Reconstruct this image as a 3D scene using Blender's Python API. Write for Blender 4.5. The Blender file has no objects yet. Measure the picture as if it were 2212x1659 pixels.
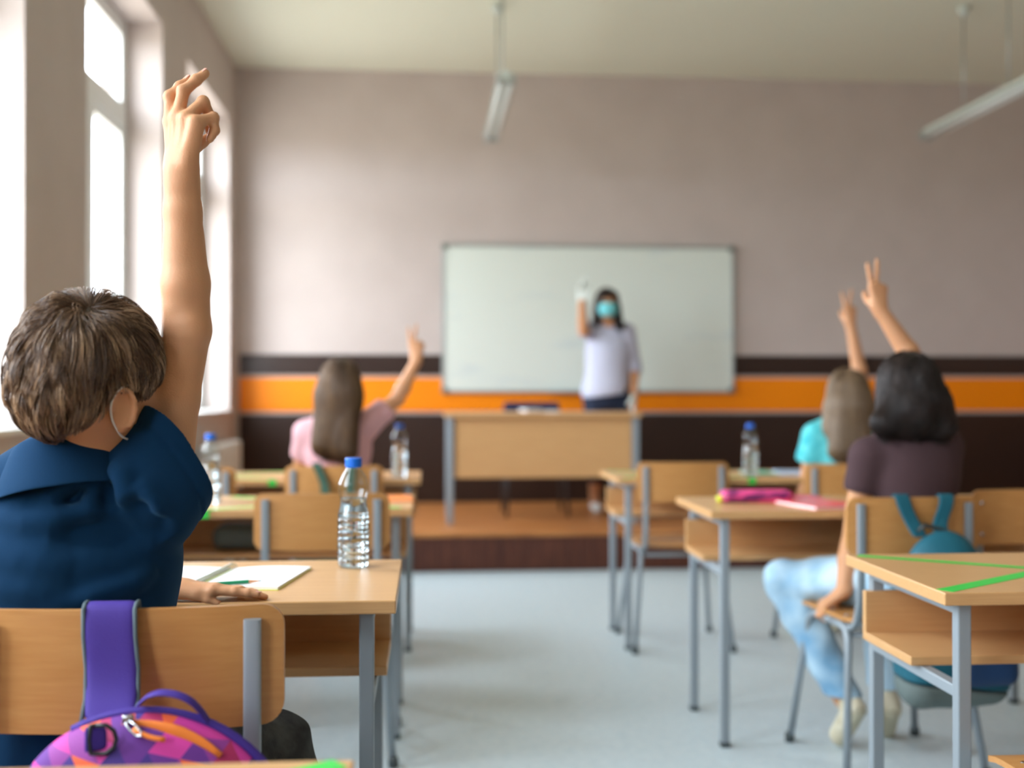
import bpy, bmesh, math, random
import numpy as np
import openvdb
from mathutils import Vector, Matrix
from math import sin, cos, pi, atan, sqrt, radians
random.seed(7)
rng = np.random.default_rng(11)
SC = bpy.context.scene
COL = SC.collection

# ------------------------------------------------------------------ camera
YAW = atan(185 / 2400.0)
PITCH = atan(17.5 / sqrt(2400 ** 2 + 185 ** 2))
EYE = 1.14
FWD = np.array([sin(YAW) * cos(PITCH), cos(YAW) * cos(PITCH), sin(PITCH)])
RGT = np.array([cos(YAW), -sin(YAW), 0.0])
UPV = np.cross(RGT, FWD)
CAMPOS = np.array([0, 0, EYE])
cd = bpy.data.cameras.new('camera')
cam = bpy.data.objects.new('camera', cd)
COL.objects.link(cam)
cd.sensor_width = 36.0
cd.lens = 36.0 * 2400 / 2212
cam.matrix_world = Matrix(((RGT[0], UPV[0], -FWD[0], 0), (RGT[1], UPV[1], -FWD[1], 0), (RGT[2], UPV[2], -FWD[2], EYE), (0, 0, 0, 1)))
cd.clip_start = 0.05
cd.dof.use_dof = True
cd.dof.focus_distance = 1.78
cd.dof.aperture_fstop = 1.95
SC.camera = cam


def aty(u, v, y):
    r = 2400 * FWD + (u - 1106) * RGT + (829.5 - v) * UPV
    return CAMPOS + r * y / r[1]


# ------------------------------------------------------------------ world, exposure
w = bpy.data.worlds.new('sky')
SC.world = w
w.use_nodes = True
nt = w.node_tree
nt.nodes.clear()
wo = nt.nodes.new('ShaderNodeOutputWorld')
bg = nt.nodes.new('ShaderNodeBackground')
tc = nt.nodes.new('ShaderNodeTexCoord')
sx = nt.nodes.new('ShaderNodeSeparateXYZ')
cr = nt.nodes.new('ShaderNodeValToRGB')
nt.links.new(tc.outputs['Generated'], sx.inputs[0])
mr = nt.nodes.new('ShaderNodeMapRange')
mr.inputs[1].default_value = -1
mr.inputs[2].default_value = 1
nt.links.new(sx.outputs[2], mr.inputs[0])
nt.links.new(mr.outputs[0], cr.inputs[0])
e = cr.color_ramp.elements
e[0].position = 0.0
e[0].color = (0.26, 0.25, 0.23, 1)
e[1].position = 1.0
e[1].color = (0.76, 0.87, 1.0, 1)
for pos, c in ((0.485, (0.34, 0.33, 0.30, 1)), (0.515, (0.80, 0.89, 1.0, 1)), (0.7, (0.86, 0.93, 1.0, 1))):
    x = e.new(pos)
    x.color = c
bg.inputs[1].default_value = 10.0
nt.links.new(cr.outputs[0], bg.inputs[0])
nt.links.new(bg.outputs[0], wo.inputs[0])
SC.view_settings.view_transform = 'Standard'
SC.view_settings.look = 'None'
SC.view_settings.gamma = 1.0
SC.view_settings.exposure = 1.19
SC.view_settings.use_curve_mapping = False
SC.cycles.max_bounces = 9
SC.cycles.diffuse_bounces = 6
SC.cycles.glossy_bounces = 4
SC.cycles.transmission_bounces = 8
SC.cycles.transparent_max_bounces = 12
SC.cycles.sample_clamp_indirect = 6.0
SC.cycles.caustics_reflective = False
SC.cycles.caustics_refractive = False
SC.cycles.use_denoising = True

WX = -1.517      # left wall plane
BY = 9.01        # back wall plane
RX = 5.7
FY = -2.6
CZ = 3.735
WIN = [(-1.40, 0.02), (0.75, 2.17), (2.90, 4.324), (5.104, 6.52), (7.19, 8.70)]
SILL, HEAD = 0.985, 3.26
GX = WX - 0.20
for (a, b) in WIN:            # daylight portals in the window openings guide the sky light in
    ld = bpy.data.lights.new('window_portal', 'AREA')
    ld.shape = 'RECTANGLE'
    ld.size = HEAD - SILL
    ld.size_y = b - a
    ld.cycles.is_portal = True
    lo_cam = False
    lo = bpy.data.objects.new('window_portal', ld)
    COL.objects.link(lo)
    lo.location = (GX - 0.12, (a + b) / 2, (SILL + HEAD) / 2)
    lo.rotation_euler = (0, -pi / 2, 0)


# ------------------------------------------------------------------ materials
def lin(r, g, b):
    f = lambda c: (c / 255 / 12.92) if c / 255 <= 0.04045 else ((c / 255 + 0.055) / 1.055) ** 2.4
    return (f(r), f(g), f(b), 1)


def mat(name, col, rough=0.5, metal=0.0, spec=0.5, bump=0, bscale=100, **kw):
    m = bpy.data.materials.new(name)
    m.use_nodes = True
    n = m.node_tree
    b = n.nodes['Principled BSDF']
    b.inputs['Base Color'].default_value = col
    b.inputs['Roughness'].default_value = rough
    b.inputs['Metallic'].default_value = metal
    b.inputs['Specular IOR Level'].default_value = spec
    for k, v in kw.items():
        b.inputs[k.replace('_', ' ')].default_value = v
    if bump:
        t = n.nodes.new('ShaderNodeTexCoord')
        no = n.nodes.new('ShaderNodeTexNoise')
        no.inputs['Scale'].default_value = bscale
        no.inputs['Detail'].default_value = 3
        bp = n.nodes.new('ShaderNodeBump')
        bp.inputs['Strength'].default_value = bump
        bp.inputs['Distance'].default_value = 0.002
        n.links.new(t.outputs['Object'], no.inputs['Vector'])
        n.links.new(no.outputs[0], bp.inputs['Height'])
        n.links.new(bp.outputs[0], b.inputs['Normal'])
    return m


def noise_col(m, c1, c2, scale, stretch=(1, 1, 1), detail=4, lo=0.35, hi=0.65, coord='Object'):
    n = m.node_tree
    b = n.nodes['Principled BSDF']
    t = n.nodes.new('ShaderNodeTexCoord')
    mp = n.nodes.new('ShaderNodeMapping')
    mp.inputs['Scale'].default_value = stretch
    no = n.nodes.new('ShaderNodeTexNoise')
    no.inputs['Scale'].default_value = scale
    no.inputs['Detail'].default_value = detail
    r = n.nodes.new('ShaderNodeValToRGB')
    r.color_ramp.elements[0].position = lo
    r.color_ramp.elements[0].color = c1
    r.color_ramp.elements[1].position = hi
    r.color_ramp.elements[1].color = c2
    n.links.new(t.outputs[coord], mp.inputs[0])
    n.links.new(mp.outputs[0], no.inputs['Vector'])
    n.links.new(no.outputs[0], r.inputs[0])
    n.links.new(r.outputs[0], b.inputs['Base Color'])
    return m


M = {}
M['wall'] = noise_col(mat('mauve_wall_paint', lin(196, 183, 177), 0.85, bump=0.15, bscale=60), lin(194, 181, 175), lin(199, 186, 180), 3)
M['ceil'] = mat('ceiling_paint', lin(230, 232, 214), 0.9)
M['white'] = mat('white_gloss_paint', lin(232, 234, 232), 0.4)
M['reveal'] = mat('window_reveal_paint', lin(215, 203, 203), 0.8)
M['floor'] = noise_col(mat('speckled_blue_vinyl', lin(190, 204, 210), 0.38, spec=0.35), lin(186, 201, 208), lin(204, 215, 219), 30, (1, 1, 1), 10, 0.25, 0.75)
M['orange'] = mat('orange_board', lin(246, 138, 0), 0.5, spec=0.3)
M['brown'] = mat('dark_brown_board', lin(46, 29, 22), 0.36, spec=0.5)
M['deck'] = noise_col(mat('platform_wood', lin(176, 112, 62), 0.4), lin(158, 98, 52), lin(192, 128, 72), 6, (0.6, 8, 1))
M['riser'] = noise_col(mat('riser_slats', lin(92, 44, 28), 0.5), lin(72, 32, 20), lin(104, 54, 34), 14, (6, 1, 0.3))
M['wood'] = noise_col(mat('beech_laminate', lin(205, 158, 106), 0.32, spec=0.45), lin(198, 150, 99), lin(213, 167, 115), 7, (1.0, 30, 30), 7, 0.25, 0.75)
M['ply'] = noise_col(mat('beech_plywood', lin(196, 138, 78), 0.33, spec=0.5), lin(188, 130, 72), lin(202, 147, 88), 6, (1.6, 12, 22), 8, 0.25, 0.75)
M['metal'] = mat('grey_powder_coated_steel', lin(146, 155, 162), 0.42, metal=0.12)
M['chrome'] = mat('zinc_screw', lin(190, 192, 196), 0.25, metal=1.0)
M['rubber'] = mat('grey_plastic_foot', lin(70, 78, 80), 0.6)
M['board'] = noise_col(mat('whiteboard_enamel', lin(222, 230, 222), 0.22), lin(205, 217, 218), lin(222, 230, 222), 1.6, (0.7, 1, 2.2), 3, 0.30, 0.42)
M['alu'] = mat('aluminium_frame', lin(176, 182, 180), 0.35, metal=0.7)
M['greyplastic'] = mat('grey_plastic_corner', lin(110, 118, 112), 0.5)
M['tape'] = mat('green_tape', lin(54, 205, 78), 0.35)
M['cap'] = mat('blue_bottle_cap', lin(0, 100, 206), 0.35)
M['paper'] = mat('white_paper', lin(240, 240, 240), 0.8)
M['darkblue'] = mat('navy_chair_padding', lin(16, 28, 72), 0.7)
M['darksteel'] = mat('dark_chair_steel', lin(48, 46, 48), 0.5)
M['skin'] = mat('skin', lin(204, 148, 108), 0.5, spec=0.35, bump=0.25, bscale=420, Subsurface_Weight=0.12, Subsurface_Scale=0.006)
M['skin'].node_tree.nodes['Principled BSDF'].inputs['Subsurface Radius'].default_value = (1, 0.35, 0.2)
M['nail'] = mat('finger_nail', lin(236, 176, 158), 0.25)
M['navy'] = mat('navy_cotton', lin(8, 45, 76), 0.9, spec=0.12, bump=0.35, bscale=900, Sheen_Weight=0.16, Sheen_Roughness=0.5, Sheen_Tint=(0.25, 0.6, 1.0, 1))
M['pants'] = noise_col(mat('charcoal_cotton', lin(60, 60, 60), 0.9, spec=0.15, bump=0.6, bscale=260), lin(52, 52, 52), lin(76, 76, 74), 26)
M['pink'] = mat('pink_cotton', lin(222, 172, 178), 0.9, bump=0.3, bscale=300)
M['teal'] = noise_col(mat('aqua_cotton', lin(76, 190, 198), 0.8), lin(50, 172, 184), lin(104, 208, 212), 25)
M['plum'] = mat('plum_cotton', lin(74, 55, 58), 0.9, spec=0.2, bump=0.3, bscale=300)
M['jeans'] = noise_col(mat('light_blue_denim', lin(160, 198, 222), 0.85, bump=0.4, bscale=300), lin(120, 166, 200), lin(196, 222, 236), 8, (1, 1, 1), 5, 0.3, 0.62)
M['darkjeans'] = mat('dark_navy_denim', lin(24, 36, 60), 0.85)
M['blouse'] = mat('pale_lilac_blouse', lin(190, 192, 212), 0.85, bump=0.2, bscale=120)
M['mask'] = mat('aqua_surgical_mask', lin(120, 214, 222), 0.75)
M['elastic'] = mat('white_elastic', lin(214, 204, 196), 0.8)
M['glove'] = mat('white_latex_glove', lin(225, 232, 226), 0.5)
M['shoe'] = noise_col(mat('cream_canvas', lin(214, 204, 176), 0.8), lin(196, 184, 156), lin(222, 214, 190), 30)
M['sole'] = mat('worn_rubber_sole', lin(196, 188, 162), 0.7)
M['eye'] = mat('eye', lin(50, 38, 30), 0.2)
M['dotted'] = mat('navy_dotted_cotton', lin(36, 34, 74), 0.85)
nn = M['dotted'].node_tree
vo = nn.nodes.new('ShaderNodeTexVoronoi'); vo.inputs['Scale'].default_value = 70
tco = nn.nodes.new('ShaderNodeTexCoord'); rr = nn.nodes.new('ShaderNodeValToRGB')
rr.color_ramp.elements[0].position = 0.28; rr.color_ramp.elements[0].color = lin(150, 140, 200)
rr.color_ramp.elements[1].position = 0.34; rr.color_ramp.elements[1].color = lin(34, 32, 70)
nn.links.new(tco.outputs['Object'], vo.inputs['Vector']); nn.links.new(vo.outputs['Distance'], rr.inputs[0])
nn.links.new(rr.outputs[0], nn.nodes['Principled BSDF'].inputs['Base Color'])
M['purple'] = mat('purple_webbing', lin(62, 36, 136), 0.75, bump=0.4, bscale=500)
M['greytrim'] = mat('grey_green_binding', lin(84, 98, 104), 0.8)
M['orangezip'] = mat('orange_zip', lin(240, 128, 42), 0.6)
M['blackplastic'] = mat('black_plastic', lin(34, 40, 42), 0.4)
M['tealbag'] = mat('teal_nylon', lin(0, 86, 104), 0.65, bump=0.3, bscale=200)
M['navybag'] = mat('navy_nylon', lin(8, 52, 96), 0.6)
M['greybag'] = mat('grey_nylon', lin(96, 108, 106), 0.7)
M['greenbag'] = mat('dark_green_strap', lin(54, 84, 68), 0.8)
M['magenta'] = mat('magenta_cover', lin(226, 10, 96), 0.35)
M['coral'] = mat('coral_cover', lin(250, 96, 104), 0.28)
M['orangepaper'] = mat('orange_cover', lin(246, 138, 60), 0.4)
M['paleblue'] = mat('pale_blue_cover', lin(186, 206, 236), 0.5)
M['mint'] = mat('mint_cover', lin(120, 206, 176), 0.5)
M['yellow'] = mat('lime_plastic', lin(220, 230, 70), 0.4)
M['bluetoy'] = mat('sky_blue_plastic', lin(60, 190, 226), 0.4)
M['violet'] = mat('violet_plastic', lin(122, 96, 170), 0.5)
M['pencilgreen'] = mat('green_pencil_lacquer', lin(0, 132, 92), 0.3)
M['rawwood'] = mat('sharpened_wood', lin(222, 160, 120), 0.7)
M['graphite'] = mat('graphite', lin(50, 50, 54), 0.4)
M['shade'] = mat('lamp_white_metal', lin(206, 214, 208), 0.35)
M['case'] = noise_col(mat('pink_purple_print', lin(214, 40, 130), 0.5), lin(110, 34, 96), lin(244, 80, 150), 14, (1, 1, 4), 2, 0.42, 0.58)


def hair_mat(name, c1, c2, c3, rough=0.42, spec=0.5):
    m = mat(name, c2, rough, spec=spec)
    n = m.node_tree
    b = n.nodes['Principled BSDF']
    g = n.nodes.new('ShaderNodeAttribute')
    g.attribute_name = 'tone'
    r = n.nodes.new('ShaderNodeValToRGB')
    r.color_ramp.elements[0].color = c1
    r.color_ramp.elements[1].color = c3
    x = r.color_ramp.elements.new(0.55)
    x.color = c2
    n.links.new(g.outputs['Fac'], r.inputs[0])
    n.links.new(r.outputs[0], b.inputs['Base Color'])
    return m


M['hair_boy'] = hair_mat('light_brown_hair', lin(48, 31, 20), lin(112, 82, 58), lin(216, 180, 142), 0.34, 0.6)
M['hair_pink'] = hair_mat('brown_hair', lin(62, 42, 27), lin(98, 72, 48), lin(142, 110, 78))
M['hair_teal'] = hair_mat('ash_brown_hair', lin(84, 64, 46), lin(122, 98, 72), lin(164, 136, 106))
M['hair_dark'] = hair_mat('dark_brown_hair', lin(14, 9, 8), lin(32, 23, 20), lin(84, 66, 60), 0.38, 0.32)

# coloured triangle print of the purple backpack
m = mat('triangle_print', (1, 1, 1, 1), 0.7, bump=0.3, bscale=400)
n = m.node_tree
L = n.links.new


def mth(op, a, b=None):
    x = n.nodes.new('ShaderNodeMath')
    x.operation = op
    for i, v in enumerate((a, b)):
        if v is None:
            continue
        if isinstance(v, (int, float)):
            x.inputs[i].default_value = v
        else:
            L(v, x.inputs[i])
    return x.outputs[0]


t = n.nodes.new('ShaderNodeTexCoord')
s = n.nodes.new('ShaderNodeSeparateXYZ')
L(t.outputs['Object'], s.inputs[0])
u = mth('MULTIPLY', s.outputs[0], 1 / 0.037)
v = mth('MULTIPLY', mth('ADD', s.outputs[2], mth('MULTIPLY', s.outputs[0], 0.25)), 1 / 0.026)
u2 = mth('SUBTRACT', u, mth('MULTIPLY', v, 0.5))
fu, fv = mth('FLOOR', u2), mth('FLOOR', v)
tri = mth('GREATER_THAN', mth('ADD', mth('FRACT', u2), mth('FRACT', v)), 1.0)
cx = n.nodes.new('ShaderNodeCombineXYZ')
L(fu, cx.inputs[0]); L(fv, cx.inputs[1]); L(tri, cx.inputs[2])
wn = n.nodes.new('ShaderNodeTexWhiteNoise')
L(cx.outputs[0], wn.inputs[0])
r = n.nodes.new('ShaderNodeValToRGB')
r.color_ramp.interpolation = 'CONSTANT'
cols = [(0, lin(240, 100, 56)), (0.22, lin(66, 40, 130)), (0.42, lin(148, 58, 150)), (0.62, lin(214, 60, 160)), (0.78, lin(104, 44, 142)), (0.9, lin(176, 40, 96))]
r.color_ramp.elements[0].color = cols[0][1]
r.color_ramp.elements[1].position = cols[1][0]
r.color_ramp.elements[1].color = cols[1][1]
for p_, c_ in cols[2:]:
    q = r.color_ramp.elements.new(p_)
    q.color = c_
L(wn.outputs[0], r.inputs[0])
L(r.outputs[0], n.nodes['Principled BSDF'].inputs['Base Color'])
M['print'] = m

# clear thin plastic
m = bpy.data.materials.new('clear_thin_plastic')
m.use_nodes = True
n = m.node_tree
n.nodes.clear()
o = n.nodes.new('ShaderNodeOutputMaterial')
mx = n.nodes.new('ShaderNodeMixShader')
tr = n.nodes.new('ShaderNodeBsdfTransparent')
tr.inputs[0].default_value = (0.93, 0.97, 0.985, 1)
gl = n.nodes.new('ShaderNodeBsdfGlossy')
gl.inputs['Roughness'].default_value = 0.04
lw = n.nodes.new('ShaderNodeLayerWeight')       # Schlick reflectance of a thin sheet
lw.inputs[0].default_value = 0.5
pw = n.nodes.new('ShaderNodeMath')
pw.operation = 'POWER'
pw.inputs[1].default_value = 4.0
ad = n.nodes.new('ShaderNodeMath')
ad.operation = 'MULTIPLY_ADD'
ad.inputs[1].default_value = 0.9
ad.inputs[2].default_value = 0.06
n.links.new(lw.outputs['Facing'], pw.inputs[0])
n.links.new(pw.outputs[0], ad.inputs[0])
n.links.new(ad.outputs[0], mx.inputs[0])
n.links.new(tr.outputs[0], mx.inputs[1])
n.links.new(gl.outputs[0], mx.inputs[2])
n.links.new(mx.outputs[0], o.inputs[0])
M['plastic'] = m
M['water'] = mat('water', (0.86, 0.95, 1.0, 1), 0.0, Transmission_Weight=1.0, IOR=1.33)
m = m.copy()
m.name = 'window_glass'
m.node_tree.nodes['Math'].inputs[1].default_value = 5.0
for nd in m.node_tree.nodes:
    if nd.type == 'BSDF_TRANSPARENT':
        nd.inputs[0].default_value = (0.97, 0.98, 0.98, 1)
M['glass'] = m


# ------------------------------------------------------------------ mesh helpers
def obj_from(name, me, m, parent=None, smooth=False):
    if m is not None:
        me.materials.append(M[m] if isinstance(m, str) else m)
    if smooth:
        me.polygons.foreach_set('use_smooth', [True] * len(me.polygons))
    o = bpy.data.objects.new(name, me)
    COL.objects.link(o)
    o.parent = parent
    return o


def obj(name, bm, m, parent=None, smooth=False):
    me = bpy.data.meshes.new(name)
    bm.normal_update()
    bm.to_mesh(me)
    bm.free()
    return obj_from(name, me, m, parent, smooth)


def smooth_angle(o, ang=40):
    me = o.data
    me.polygons.foreach_set('use_smooth', [True] * len(me.polygons))
    me.set_sharp_from_angle(angle=radians(ang))
    return o


def box(bm, c, s, bev=0.0, rot=None, seg=2):
    r = bmesh.ops.create_cube(bm, size=1.0)
    vs = r['verts']
    bmesh.ops.scale(bm, vec=s, verts=vs)
    if bev:
        es = list({e for v in vs for e in v.link_edges})
        rb = bmesh.ops.bevel(bm, geom=es, offset=bev, segments=seg, affect='EDGES', profile=0.5)
        vs = list({v for v in rb['verts']} | {v for v in vs if v.is_valid})
    if rot is not None:
        bmesh.ops.rotate(bm, cent=(0, 0, 0), matrix=rot, verts=vs)
    bmesh.ops.translate(bm, vec=c, verts=vs)
    return vs


def tube(bm, pts, r, seg=12, sec=None, cap=True, up=None, sq=1.0):
    """sweep: r radius or list; sec=(a,b) scale of the section along side/normal"""
    pts = [Vector(p) for p in pts]
    n = len(pts)
    rs = r if isinstance(r, (list, tuple)) else [r] * n
    tan = []
    for i in range(n):
        a = pts[max(0, i - 1)]
        b = pts[min(n - 1, i + 1)]
        tan.append((b - a).normalized())
    ref = Vector(up) if up else (Vector((0, 1, 0)) if abs(tan[0].y) < 0.9 else Vector((1, 0, 0)))
    N = (ref - tan[0] * ref.dot(tan[0])).normalized()
    rings = []
    for i in range(n):
        N = (N - tan[i] * N.dot(tan[i])).normalized()
        B = tan[i].cross(N)
        sa, sb = sec if sec else (1, 1)
        sg_ = lambda v_: math.copysign(abs(v_) ** sq, v_)
        rings.append([bm.verts.new(pts[i] + (B * sg_(cos(2 * pi * k / seg)) * sa + N * sg_(sin(2 * pi * k / seg)) * sb) * rs[i]) for k in range(seg)])
    for i in range(n - 1):
        for k in range(seg):
            bm.faces.new((rings[i][k], rings[i][(k + 1) % seg], rings[i + 1][(k + 1) % seg], rings[i + 1][k]))
    if cap:
        bm.faces.new(list(reversed(rings[0])))
        bm.faces.new(rings[-1])


def arc_path(pts, rad=0.05, n=6):
    """round the corners of a polyline"""
    pts = [Vector(p) for p in pts]
    out = [pts[0]]
    for i in range(1, len(pts) - 1):
        a, b, c = pts[i - 1], pts[i], pts[i + 1]
        d1, d2 = (a - b).normalized(), (c - b).normalized()
        r = min(rad, (a - b).length * 0.45, (c - b).length * 0.45)
        p0, p2 = b + d1 * r, b + d2 * r
        for k in range(n + 1):
            t = k / n
            out.append(p0 * (1 - t) ** 2 + b * 2 * t * (1 - t) + p2 * t * t)
    out.append(pts[-1])
    return out


def lathe(bm, prof, seg=32, c=(0, 0, 0), cap0=True, cap1=True):
    rings = []
    for (r, z) in prof:
        rings.append([bm.verts.new((c[0] + r * cos(2 * pi * k / seg), c[1] + r * sin(2 * pi * k / seg), c[2] + z)) for k in range(seg)])
    for i in range(len(rings) - 1):
        for k in range(seg):
            bm.faces.new((rings[i][k], rings[i][(k + 1) % seg], rings[i + 1][(k + 1) % seg], rings[i + 1][k]))
    if cap0:
        bm.faces.new(list(reversed(rings[0])))
    if cap1:
        bm.faces.new(rings[-1])


def thing(name, label, cat, loc=(0, 0, 0), rz=0, group=None):
    o = bpy.data.objects.new(name, None)
    o.empty_display_size = 0.1
    COL.objects.link(o)
    o.location = loc
    o.rotation_euler = (0, 0, rz)
    o['label'] = label
    o['category'] = cat
    if group:
        o['group'] = group
    return o


def tag(o, label, cat, group=None):
    o['label'] = label
    o['category'] = cat
    if group:
        o['group'] = group
    return o


def struct(name, bm, m):
    o = obj(name, bm, m)
    o['kind'] = 'structure'
    return o


def dup(root, loc, rz, label, group=None):
    r = root.copy()
    COL.objects.link(r)
    r.location = loc
    r.rotation_euler = (0, 0, rz)
    r['label'] = label
    if group:
        r['group'] = group
    for ch in list(root.children):
        c = ch.copy()
        COL.objects.link(c)
        c.parent = r
        for g in list(ch.children):
            d = g.copy()
            COL.objects.link(d)
            d.parent = c
    return r


def bx(*boxes):
    bm = bmesh.new()
    for b in boxes:
        box(bm, *b)
    return bm


def span(x0, x1, y0, y1, z0, z1, bev=0):
    return (((x0 + x1) / 2, (y0 + y1) / 2, (z0 + z1) / 2), (x1 - x0, y1 - y0, z1 - z0), bev)


# ------------------------------------------------------------------ the room
T = 0.34   # outer wall thickness
struct('floor', bx(span(WX - T, RX + 0.2, FY - 0.2, BY + 0.2, -0.1, 0)), 'floor')
struct('ceiling', bx(span(WX - T, RX + 0.2, FY - 0.2, BY + 0.2, CZ, CZ + 0.15)), 'ceil')
struct('wall_back', bx(span(WX - T, RX + 0.2, BY, BY + 0.2, 0, CZ)), 'wall')
struct('wall_right', bx(span(RX, RX + 0.2, FY, BY, 0, CZ)), 'wall')
struct('wall_front', bx(span(WX - T, RX + 0.2, FY - 0.2, FY, 0, CZ)), 'wall')
parts = [span(WX - T, WX, FY, BY, 0, SILL), span(WX - T, WX, FY, BY, HEAD, CZ)]
ys = [FY] + [v for ab in WIN for v in ab] + [BY]
for i in range(0, len(ys), 2):
    parts.append(span(WX - T, WX, ys[i], ys[i + 1], SILL, HEAD))
struct('wall_left', bx(*parts), 'wall')
for i, (a, b) in enumerate(WIN):
    wn_ = bpy.data.objects.new('window_%d' % (i + 1), None)
    COL.objects.link(wn_)
    wn_['kind'] = 'structure'
    g0, g1 = GX - 0.06, GX
    f = 0.055
    TZ = 2.69
    mid = (a + b) / 2
    fr_ = [span(g0, g1, a, a + f, SILL, HEAD, 0.006), span(g0, g1, b - f, b, SILL, HEAD, 0.006), span(g0, g1, a + f, b - f, SILL, SILL + f, 0.006), span(g0, g1, a + f, b - f, HEAD - f, HEAD, 0.006),
           span(g0, g1 + 0.01, a + f, b - f, TZ - 0.05, TZ + 0.05, 0.006), span(g0, g1 + 0.01, mid - 0.055, mid + 0.055, SILL + f, TZ - 0.05, 0.006)]
    obj('window_frame', bx(*fr_), 'white', wn_)
    sash = []
    for (s0, s1, z0, z1) in ((a + f, mid - 0.055, SILL + f, TZ - 0.05), (mid + 0.055, b - f, SILL + f, TZ - 0.05), (a + f, b - f, TZ + 0.05, HEAD - f)):
        q = 0.04
        sash += [span(g0 + 0.01, g1 - 0.005, s0, s0 + q, z0, z1), span(g0 + 0.01, g1 - 0.005, s1 - q, s1, z0, z1), span(g0 + 0.01, g1 - 0.005, s0 + q, s1 - q, z0, z0 + q), span(g0 + 0.01, g1 - 0.005, s0 + q, s1 - q, z1 - q, z1)]
    obj('window_sash', bx(*sash), 'white', wn_)
    bm = bmesh.new()
    box(bm, (GX - 0.03, mid, (SILL + HEAD) / 2), (0.004, b - a - 0.1, HEAD - SILL - 0.1))
    obj('window_pane', bm, 'glass', wn_)
    obj('window_sill', bx(span(g1 - 0.02, WX + 0.03, a + 0.002, b - 0.002, SILL - 0.001, SILL + 0.022, 0.004)), 'white', wn_)

# boards on the back wall
struct('trim_1', bx(span(WX + 0.03, RX, BY - 0.012, BY, 1.278, 1.442, 0.002)), 'brown')
struct('trim_2', bx(span(WX + 0.03, RX, BY - 0.012, BY, 0.985, 1.255, 0.002)), 'orange')
struct('trim_3', bx(span(WX + 0.03, RX, BY - 0.012, BY, 0.25, 0.962, 0.002)), 'brown')

# unseen boards added behind and beside the camera to lower the fill light
struct('trim_4', bx(span(RX - 0.012, RX, FY, BY - 0.012, 1.278, 1.442, 0.002)), 'brown')
struct('trim_5', bx(span(RX - 0.012, RX, FY, BY - 0.012, 0.985, 1.255, 0.002)), 'orange')
struct('trim_6', bx(span(RX - 0.012, RX, FY, BY - 0.012, 0.0, 0.962, 0.002)), 'brown')
struct('trim_7', bx(span(WX, RX - 0.012, FY, FY + 0.012, 0.0, 0.962, 0.002)), 'brown')
struct('trim_8', bx(span(WX, RX - 0.012, FY, FY + 0.012, 0.985, 1.255, 0.002)), 'orange')
struct('trim_9', bx(span(WX, RX - 0.012, FY, FY + 0.012, 1.278, 1.442, 0.002)), 'brown')

# teaching platform
PY, PZ = 7.06, 0.25
tp = thing('teaching_platform', 'low brown wooden teaching platform under the whiteboard wall with a slatted dark front', 'platform', (0, 0, 0))
obj('deck', bx(span(WX, RX - 0.013, PY - 0.015, BY - 0.013, PZ - 0.03, PZ, 0.004)), 'deck', tp)
bm = bmesh.new()
box(bm, *span(WX, RX, PY + 0.012, PY + 0.04, 0, PZ - 0.03))
x = WX + 0.004
while x < RX - 0.05:
    box(bm, *span(x, x + 0.034, PY, PY + 0.012, 0.012, PZ - 0.031))
    x += 0.042
obj('riser', bm, 'riser', tp)

# whiteboard
wb = thing('whiteboard', 'large blank whiteboard with thin aluminium frame on the back wall', 'whiteboard', (1.327, BY, 1.133))
W2, WH = 1.2, 1.205
obj('board_surface', bx(span(-W2 + 0.015, W2 - 0.015, -0.03, -0.012, 0.015, WH - 0.015)), 'board', wb)
obj('frame', bx(span(-W2, W2, -0.036, -0.001, 0, 0.022, 0.004), span(-W2, W2, -0.036, -0.001, WH - 0.022, WH, 0.004), span(-W2, -W2 + 0.022, -0.0355, -0.001, 0.01, WH - 0.01, 0.004), span(W2 - 0.022, W2, -0.0355, -0.001, 0.01, WH - 0.01, 0.004)), 'alu', wb)
for sx_ in (-1, 1):
    for z_ in (0.02, WH - 0.02):
        obj('corner_cap', bx(((sx_ * (W2 - 0.02), -0.021, z_), (0.05, 0.044, 0.05), 0.008)), 'greyplastic', wb)
obj('pen_tray', bx(span(-0.35, 0.35, -0.09, -0.036, 0.0, 0.006, 0.001), span(-0.35, 0.35, -0.094, -0.09, 0, 0.016, 0.001)), 'alu', wb)

# beige radiator cabinet below the last window
rad = thing('radiator', 'white ribbed radiator on the left wall under the farthest window', 'radiator', (WX, 7.95, 0.25))
bm = bmesh.new()
for k in range(14):
    box(bm, (0.075, -0.55 + k * 0.085, 0.30), (0.10, 0.062, 0.46), 0.02)
obj('ribs', bm, 'white', rad)
bm = bmesh.new()
tube(bm, [(0.075, -0.6, 0.12), (0.075, 0.62, 0.12)], 0.018)
tube(bm, [(0.075, -0.6, 0.48), (0.075, 0.62, 0.48)], 0.018)
obj('pipe', bm, 'white', rad, True)
for y_ in (-0.48, 0.50):
    obj('foot', bx(span(0.05, 0.09, y_, y_ + 0.04, 0, 0.10)), 'white', rad)
    obj('wall_bracket', bx(span(0.0, 0.04, y_ * 0.6, y_ * 0.6 + 0.03, 0.40, 0.44)), 'white', rad)


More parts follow.
